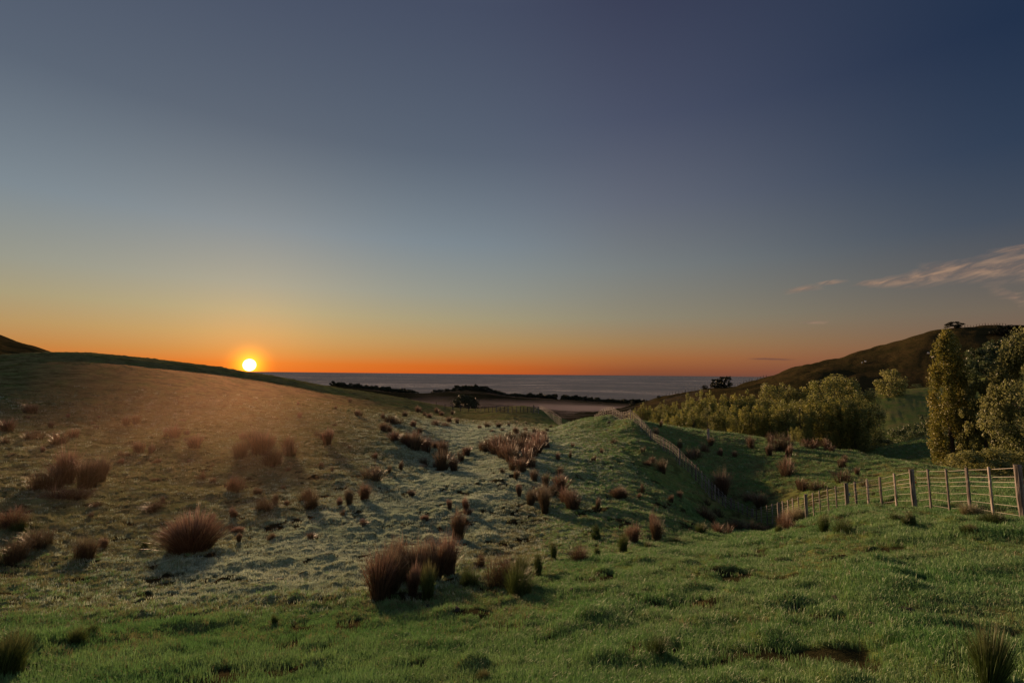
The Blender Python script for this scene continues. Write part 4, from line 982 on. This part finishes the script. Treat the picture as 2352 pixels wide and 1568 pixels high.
# spreading willow at the right edge
def willow(seed, Rw, H, K, low=0.12):
    r_ = np.random.RandomState(seed); cs = []; rd = []
    for k in range(K):
        a = r_.rand() * 6.283; t_ = r_.rand(); z = H * (low + (0.97 - low) * t_); env = Rw * math.sqrt(max(0.03, 1 - (abs(t_ - 0.38) / 0.66) ** 1.5))
        q_ = env * (0.45 + 0.55 * r_.rand() ** 0.4) * (0.85 + 0.3 * math.sin(a * 3 + seed)); cs.append((q_ * math.cos(a), q_ * math.sin(a), z + r_.randn() * .2)); rd.append(Rw * (0.11 + 0.10 * r_.rand()))
    return cs, rd
cs, rd = willow(11, 4.6, 13.5, 150)
wm = crown_mesh('crown', M_wil, cs, rd, 330, 0.19, 12, droop=0.9)
D = 40; pb = P(2400, 1090, D); gz = ground_at(pb[0], pb[1]); top = P(2400, 765, D)[2]
wtr = trunk_mesh(10, 0.42, [(2, 2.6, 2.5), (2.8, 2.8, 3), (3.5, 3, 3), (5, 2.6, 2.5), (6, 2, 3), (3, 3, 1.5)], 8)
tree('willow_tree', (pb[0], pb[1], gz), wm, wtr, (0.92, 0.92, (top - gz) / 13.4), 'large round willow filling the right edge behind the fence', 'tree', rz=0.3)
cs, rd = willow(13, 3.0, 4.4, 70, 0.05); wm2 = crown_mesh('crown', M_wil, cs, rd, 200, 0.16, 14, droop=0.6)
D = 35; pb = P(2290, 1095, D); gz = ground_at(pb[0], pb[1]); top = P(2290, 1030, D)[2]
tree('willow_bush', (pb[0], pb[1], gz), wm2, None, (1.0, 0.9, max(0.5, (top - gz) / 4.4)), 'low spreading willow bush at the foot of the poplar', 'bush')
# middle willow limb cluster between poplar and big willow
cs, rd = willow(17, 2.2, 6.5, 60, 0.3); wm3 = crown_mesh('crown', M_wil, cs, rd, 170, 0.17, 15, droop=0.7)
D = 42; pb = P(2268, 1075, D); gz = ground_at(pb[0], pb[1]); top = P(2268, 872, D)[2]
tree('willow_tree', (pb[0], pb[1], gz), wm3, trunk_mesh(5, .2, [(2, 1.5, 1.5), (2.6, 1.5, 1.5)], 9), (0.9, 0.9, (top - gz) / 6.5), 'smaller drooping willow leaning out between the poplar and the large willow', 'tree')

# belt of young poplars and willows
def egg(seed, Rw, H, K, nl, size, mat, stretch=1.3, low=0.06):
    r_ = np.random.RandomState(seed); cs = []; rd = []
    for k in range(K):
        a = r_.rand() * 6.283; t_ = r_.rand(); z = H * (low + (0.95 - low) * t_); env = Rw * math.sin(math.pi * (0.16 + 0.78 * t_)) ** 0.7
        q_ = env * (0.35 + 0.65 * r_.rand() ** 0.5); cs.append((q_ * math.cos(a), q_ * math.sin(a), z)); rd.append(Rw * (0.17 + 0.14 * r_.rand()))
    return crown_mesh('crown', mat, cs, rd, nl, size, seed + 1, stretch=stretch)
def plumes(seed, Rw, H, K, nl, size, mat):
    r_ = np.random.RandomState(seed); cs = []; rd = []
    for k in range(K):
        a = r_.rand() * 6.283; q_ = Rw * r_.rand() ** 0.5; top_ = H * (1 - 0.30 * (q_ / Rw) ** 1.5) * (0.92 + 0.08 * r_.rand()); z0 = H * 0.04
        for j in range(9):
            t_ = (j + r_.rand()) / 9; f_ = 0.55 + 0.45 * t_
            cs.append((q_ * f_ * math.cos(a) + r_.randn() * .16, q_ * f_ * math.sin(a) + r_.randn() * .16, z0 + (top_ - z0) * t_)); rd.append(Rw * 0.17 * (1.15 - 0.42 * t_) * (0.8 + 0.4 * r_.rand()))
    return crown_mesh('crown', mat, cs, rd, nl, size, seed + 1, stretch=1.9)
belt = [plumes(30 + k, 2.3, 10, 17, 75, 0.155, M_thk) for k in range(5)]
belt_r = [egg(50 + k, 2.3, 10, 60, 110, 0.17, M_wil, 1.2, 0.04) for k in range(2)] + [egg(55, 2.2, 10, 60, 110, 0.16, M_thk, 1.5, 0.04)]
btr = [trunk_mesh(8.5, 0.14, [(3, .9, 2), (5, .8, 2)], 40 + k) for k in range(2)]
TOPX = [1440, 1475, 1520, 1560, 1600, 1640, 1690, 1740, 1790, 1840, 1885, 1930, 1960, 1990, 2010]
TOPY = [934, 929, 919, 913, 903, 896, 892, 889, 886, 881, 872, 863, 868, 895, 930]
bl = []
for k in range(30): bl.append((1452 + k * 18.6 + random.uniform(-5, 5), 0))
for k in range(22): bl.append((1480 + k * 24 + random.uniform(-6, 6), 1))
bl = [b for b in bl]
BL = ['in the back row of the tree belt', 'in the front row of the tree belt']
cnt = [0, 0]; tot = [30, 22]
for px, row in sorted(bl):
    D = (np.interp(px, [1450, 1700, 2000], [92, 86, 76]) if row == 0 else np.interp(px, [1450, 1700, 2000], [76, 70, 62])) + random.uniform(-1.5, 1.5)
    ty = float(np.interp(px, TOPX, TOPY)) + (0 if row == 0 else 30) + random.uniform(-5, 9)
    if px > 1990 and row == 1: ty += 14
    pb = P(px, 1000, D); gz = ground_at(pb[0], pb[1]); H = P(px, ty, D)[2] - gz
    if H < 1: H = 1.5
    cnt[row] += 1; i = cnt[row]
    s_ = max(0.45, min(1.25, H / 10)) * float(np.interp(px, [1800, 1900, 1990], [1, 1.12, 1.1]))
    lab = '%s leafy tree %s, %s' % ('green' if row else 'golden topped', BL[row], 'at its left end' if i == 1 else 'at its right end' if i == tot[row] else '%d%s from the left' % (i, 'th' if i % 100 in (11, 12, 13) else {1: 'st', 2: 'nd', 3: 'rd'}.get(i % 10, 'th')))
    tree('belt_tree', (pb[0], pb[1], gz), random.choice(belt_r if random.random() < (0.2 if px < 1780 else 0.45) else belt), random.choice(btr), (s_ * random.uniform(.9, 1.15), s_ * random.uniform(.9, 1.15), H / 9.9), lab, 'tree', 'trees of the belt behind the bank')

def put_tree(name, px, base_y, top_y, wpx, D, mesh, mw, mh, label, cat, group=None, trunk=None):
    pb = P(px, base_y, D); gz = ground_at(pb[0], pb[1]); H = P(px, top_y, D)[2] - gz; Wd = wpx / F * D
    return tree(name, (pb[0], pb[1], gz), mesh, trunk, (Wd / mw, Wd / mw, max(0.3, H / mh)), label, cat, group)
rnd = egg(61, 2.6, 5, 40, 100, 0.26, M_wil, 1.0)
put_tree('round_tree', 2043, 900, 846, 64, 132, rnd, 5.6, 5, 'round golden tree alone before the dark hill', 'tree', trunk=trunk_mesh(3.5, .2, [(1.5, 1, 1)], 62))
sh = [egg(70 + k, 1.6, 2.4, 26, 80, 0.16, M_grn, 0.9, 0.0) for k in range(3)]
for px, ty, w_, D_, lb in ((1990, 1020, 70, 74, 'dark shrub at the end of the tree belt'), (2060, 985, 60, 80, 'olive shrub on the slope left of the poplar'), (2095, 972, 56, 84, 'upper green shrub left of the poplar'), (2130, 955, 60, 88, 'tallest green shrub beside the poplar'),
                         (2105, 990, 60, 76, 'lower olive shrub beside the poplar'), (2030, 1010, 60, 76, 'small dark shrub in the gully'), (2240, 955, 60, 84, 'green shrub seen right of the poplar'), (2262, 985, 70, 80, 'wide green shrub below the willow limb')):
    put_tree('shrub', px, 1000, ty, w_, D_, random.choice(sh), 3.4, 2.4, lb, 'shrub', 'shrubs around the poplar')
for px, ty, w_, D_, lb in ((1765, 1010, 44, 60, 'bush under the left of the tree belt'), (1830, 1000, 34, 52, 'small yellow bush lit on the edge of the tree belt'), (2076, 884, 22, 143, 'tiny bush on the meadow crest'), (2112, 882, 26, 143, 'low bush on the meadow crest nearer the poplar')):
    put_tree('bush', px, 1040, ty, w_, D_, belt[1] if 'yellow' in lb else random.choice(sh), 4.6 if 'yellow' in lb else 3.4, 10 if 'yellow' in lb else 2.4, lb, 'bush')
# dark wood on the hill behind the poplar, tree by tree
dk_ = [egg(80 + k, 3.2, 8, 36, 90, 0.42, M_grn, 1.0) for k in range(2)]; dk2 = [egg(90 + k, 3.2, 8, 36, 90, 0.5, M_drk, 1.0) for k in range(2)]
hw = [(2246, 802, 60, 165, 0), (2268, 790, 66, 170, 0), (2296, 782, 60, 172, 0), (2322, 776, 66, 176, 0), (2352, 770, 70, 178, 0), (2232, 838, 46, 160, 0), (2262, 830, 60, 158, 0), (2300, 820, 60, 158, 0), (2390, 760, 80, 176, 0),
      (2318, 756, 40, 250, 1), (2342, 750, 46, 248, 1), (2366, 746, 50, 246, 1), (2300, 768, 40, 240, 1), (2240, 850, 40, 155, 0)]
for k, (px, ty, w_, D_, dkf) in enumerate(hw):
    put_tree('hillside_tree', px, ty + 60, ty, w_, D_, (dk2 if dkf else dk_)[k % 2], 6.6, 8, ('dark summit tree at the right edge of the hill, ' if dkf else 'dull green hillside tree behind the poplar, ') + ['nearest the poplar', 'second along', 'third along', 'fourth along', 'fifth along', 'in the lower left', 'lower centre', 'lower right', 'beyond the frame edge', 'second of the dark ones', 'third of the dark ones', 'last of the dark ones', 'first of the dark ones', 'lowest of all'][k], 'tree', 'trees of the hillside wood', trunk_mesh(5, .25, [], 95))
# summit bush and skyline pair
put_tree('summit_tree', 2193, 765, 739, 34, 272, dk2[0], 6.6, 8, 'small dark tree on the hill summit above the poplar', 'tree', trunk=trunk_mesh(5, .25, [], 96))
def skytree(px, ty, w_, lb):
    best = None
    for py in np.arange(860, 945, 1.0):
        p = hit(px, py)
        if p is not None and 150 < p[1] < 480: best = p; break
    if best is None: return
    H = EYE + (P(px, ty, best[1])[2] - EYE) - best[2] + 1.0
    Wd = w_ / F * best[1]; tree('skyline_tree', best - np.array([0, 0, 0.8]), dk2[1 if w_ > 20 else 0], trunk_mesh(5, .3, [], 97), (Wd / 6.4, Wd / 6.4, H / 8), lb, 'tree', 'dark trees on the low crest of the right hill')
skytree(1646, 868, 26, 'left tree of the dark pair standing against the sea'); skytree(1666, 862, 28, 'right and taller tree of the dark pair standing against the sea')
skytree(1655, 876, 18, 'small dark bush between the skyline pair'); skytree(1619, 885, 13, 'small dark bush left of the skyline pair'); skytree(1452, 921, 12, 'bush where the right hill meets the coast'); skytree(1513, 909, 9, 'little bush low on the right hill crest')
# misty clump on the flat
mist_tr = egg(101, 4, 4.6, 60, 110, 0.34, M_drk, 0.8, 0.15)
put_tree('spreading_tree', 1068, 945, 911, 66, 138, mist_tr, 8.8, 4.4, 'broad dark tree clump in the mist behind the far fence', 'tree', trunk=trunk_mesh(3, .25, [(1, 2, 1), (1.2, 2, 1)], 102))

# trees along the coastal ridge
coast = [egg(110 + k, 3.4, 6, 22, 34, 1.1, M_drk, 0.9, 0.05) for k in range(4)]
RX = [760, 787, 850, 950, 1000, 1050, 1118, 1137, 1145, 1225, 1350, 1478]; RY = [889, 890, 895, 904, 902, 898, 899, 905, 909, 914, 922, 929]
px = 764.0; k = 0; segc = {}
while px < 1486:
    step = random.uniform(5, 9.5)
    if not (958 < px < 1046 and random.random() < 0.55) and not (1275 < px < 1290):
        ry = float(np.interp(px, RX, RY)); D_ = 900 + random.uniform(-12, 12)
        pb = P(px, ry, D_); gz = ground_at(pb[0], pb[1]); hp = random.uniform(9, 15) + (3 if 1046 < px < 1125 else 0)
        if 958 < px < 1046: hp *= 0.7
        H = hp / F * D_; gz -= 0.12 * H; Wd = random.uniform(13, 20) / F * D_
        seg = 'the left spur of the coastal ridge' if px < 956 else 'the bare middle of the coastal ridge' if px < 1046 else 'the wooded hump of the coastal ridge' if px < 1128 else 'the low ridge right of the hump' if px < 1282 else 'the right end of the coastal ridge'
        segc[seg] = segc.get(seg, 0) + 1; n_ = segc[seg]; nth = '%d%s' % (n_, 'th' if 10 < n_ < 20 else {1: 'st', 2: 'nd', 3: 'rd'}.get(n_ % 10, 'th'))
        tree('coastal_tree', (pb[0], pb[1], gz - 1.0), coast[k % 4], None, (Wd / 7, Wd / 7, H / 6), 'dark tree on ' + seg + ', ' + nth + ' from its left', 'tree', 'trees on ' + seg)
    px += step * (0.55 if px < 956 or px > 1128 else 0.7); k += 1

# ------------------------------------------------------------------ sheep and bird
M_wool = simple_mat('wool', (0.62, 0.60, 0.56), 0.9); M_dark = simple_mat('dark_feathers', (0.06, 0.022, 0.014), 0.6)
def blob(parts, name, mat, sub=2):
    """parts: ellipsoids fused into one skin by a voxel remesh"""
    bm = bmesh.new()
    for c_, s_ in parts:
        g_ = bmesh.ops.create_icosphere(bm, subdivisions=sub, radius=1.0)
        for v_ in g_['verts']: v_.co = Vector((v_.co.x * s_[0] + c_[0], v_.co.y * s_[1] + c_[1], v_.co.z * s_[2] + c_[2]))
    me = bpy.data.meshes.new(name); bm.to_mesh(me); bm.free(); me.materials.append(mat)
    o = bpy.data.objects.new(name, me); col.objects.link(o); md = o.modifiers.new('fuse', 'REMESH'); md.mode = 'VOXEL'; md.voxel_size = min(min(s_) for _, s_ in parts) * 0.55
    dg = bpy.context.evaluated_depsgraph_get(); me2 = bpy.data.meshes.new_from_object(o.evaluated_get(dg)); bpy.data.objects.remove(o)
    me2.materials.clear(); me2.materials.append(mat)
    for p_ in me2.polygons: p_.use_smooth = True
    return me2
legs = [((sx * .34, sy * .13, .2), (.05, .05, .24)) for sx in (-1, 1) for sy in (-1, 1)]
sheep_me = blob([((0, 0, .58), (.52, .25, .27)), ((.45, 0, .72), (.16, .12, .17)), ((.62, 0, .80), (.15, .08, .09)), ((-.52, 0, .6), (.07, .05, .1))] + legs, 'sheep', M_wool)
graze_me = blob([((0, 0, .58), (.52, .25, .27)), ((.5, 0, .50), (.15, .11, .18)), ((.62, 0, .26), (.08, .08, .15)), ((-.52, 0, .6), (.07, .05, .1))] + legs, 'grazing_sheep', M_wool)
SH = [(2222, 870, 5, 0, 'white sheep by the meadow crest just right of the poplar, left one'), (2243, 868, 6, 1, 'white sheep by the meadow crest just right of the poplar, right one'), (2132, 812, 4, 1, 'white sheep high on the dark hill left of the poplar'),
      (2138, 818, 4, 0, 'white sheep, middle of three near the poplar on the dark hill'), (2143, 821, 4, 1, 'white sheep, lowest of three near the poplar on the dark hill'), (1980, 834, 4, 0, 'white sheep on the hill above the golden round tree, left one'), (1987, 831, 4, 1, 'white sheep on the hill above the golden round tree, right one')]
for px, py, s_, gz_, lb in SH:
    p = hit(px, py + 1)
    if p is None: continue
    k = s_ * 1.25 / F * p[1] / 1.15; o = obj('sheep', graze_me if gz_ else sheep_me, loc=p + np.array([0, 0, 0.05]), rz=random.random() * 6.28); k = max(0.9, min(1.6, k)); o.scale = (k, k, k); tag(o, lb, 'sheep', 'sheep on the right hill')
bird_me = blob([((0, 0, .17), (.16, .085, .09)), ((.13, 0, .27), (.04, .035, .09)), ((.15, 0, .36), (.045, .035, .035)), ((-.22, 0, .16), (.14, .03, .025)), ((0, .03, .05), (.02, .02, .06)), ((0, -.03, .05), (.02, .02, .06))], 'bird', M_dark)
p = hit(1398, 972); o = obj('bird', bird_me, loc=p, rz=0.5); o.scale = (1.25, 1.25, 1.1); tag(o, 'small dark reddish bird standing on the knoll before the fence', 'bird')

# ------------------------------------------------------------------ coastal mist, and mist added for the glow below the sun
def mist(name, t0, t1, r0, r1, hfun, dens, aniso, colr, label, nt=40, nr=44):
    ths = np.radians(np.linspace(t0, t1, nt)); rs_ = np.exp(np.linspace(math.log(r0), math.log(r1), nr))
    A_, B_ = np.meshgrid(ths, rs_); x = B_ * np.sin(A_); y = B_ * np.cos(A_); g = height(x, y, False)
    u = (A_ - ths[0]) / (ths[-1] - ths[0]); v = (np.log(B_) - math.log(r0)) / (math.log(r1) - math.log(r0))
    zt = hfun(A_, B_, g, u, v); zb = np.minimum(g, zt) - 4.0
    V_ = np.concatenate([np.stack([x, y, zt], -1).reshape(-1, 3), np.stack([x, y, zb], -1).reshape(-1, 3)]); n_ = nt * nr
    f = []
    for i in range(nr - 1):
        for j in range(nt - 1):
            a = i * nt + j; f.append((a, a + nt, a + nt + 1, a + 1)); f.append((n_ + a, n_ + a + 1, n_ + a + nt + 1, n_ + a + nt))
    for j in range(nt - 1):
        a = j; f.append((a, a + 1, n_ + a + 1, n_ + a)); a = (nr - 1) * nt + j; f.append((a + 1, a, n_ + a, n_ + a + 1))
    for i in range(nr - 1):
        a = i * nt; f.append((a + nt, a, n_ + a, n_ + a + nt)); a = i * nt + nt - 1; f.append((a, a + nt, n_ + a + nt, n_ + a))
    m = bpy.data.materials.new(name); m.use_nodes = True; t = NT(m.node_tree); t.n.clear()
    pv = t.node('ShaderNodeVolumePrincipled'); pv.inputs['Color'].default_value = colr; pv.inputs['Density'].default_value = dens; pv.inputs['Anisotropy'].default_value = aniso
    out = t.node('ShaderNodeOutputMaterial'); t.l.new(pv.outputs[0], out.inputs['Volume'])
    o = obj(name, mesh_np(name, V_, np.array(f)[:, ::-1], m)); tag(o, label, 'mist', kind='stuff')
def edge(u, a): return sstep(u, 0, a) * sstep(1 - u, 0, a)
MIST = 0.00046  # density of the added volume, tinted orange to give the glow below the sun
mist('glow_mist', -58, -6, 9, 150, lambda A_, B_, g, u, v: np.minimum(g - 0.5 + 4.4 * edge(u, 0.5) * sstep(v, 0, 0.35) * sstep(1 - v, 0.0, 0.12), EYE + B_ * (np.max(np.where(B_ < 135, (g - EYE) / B_, -1), axis=0)[None, :] - 0.004 - 0.010 * sstep(B_, 45, 75))), MIST, 0.84, (1.0, 0.62, 0.38, 1), 'thin orange-tinted mist added over the left hillside for the sun glow')
mist('coastal_mist', -24, 22, 175, 850, lambda A_, B_, g, u, v: g + np.maximum(EYE - 31 - g, 0.3) * edge(u, 0.3) * edge(v, 0.48), 0.00120, 0.0, (0.90, 0.80, 0.92, 1), 'pinkish morning mist lying before the coastal ridge')
print('tris', sum(len(me.polygons) for me in bpy.data.meshes), 'objects', len(sc.objects))
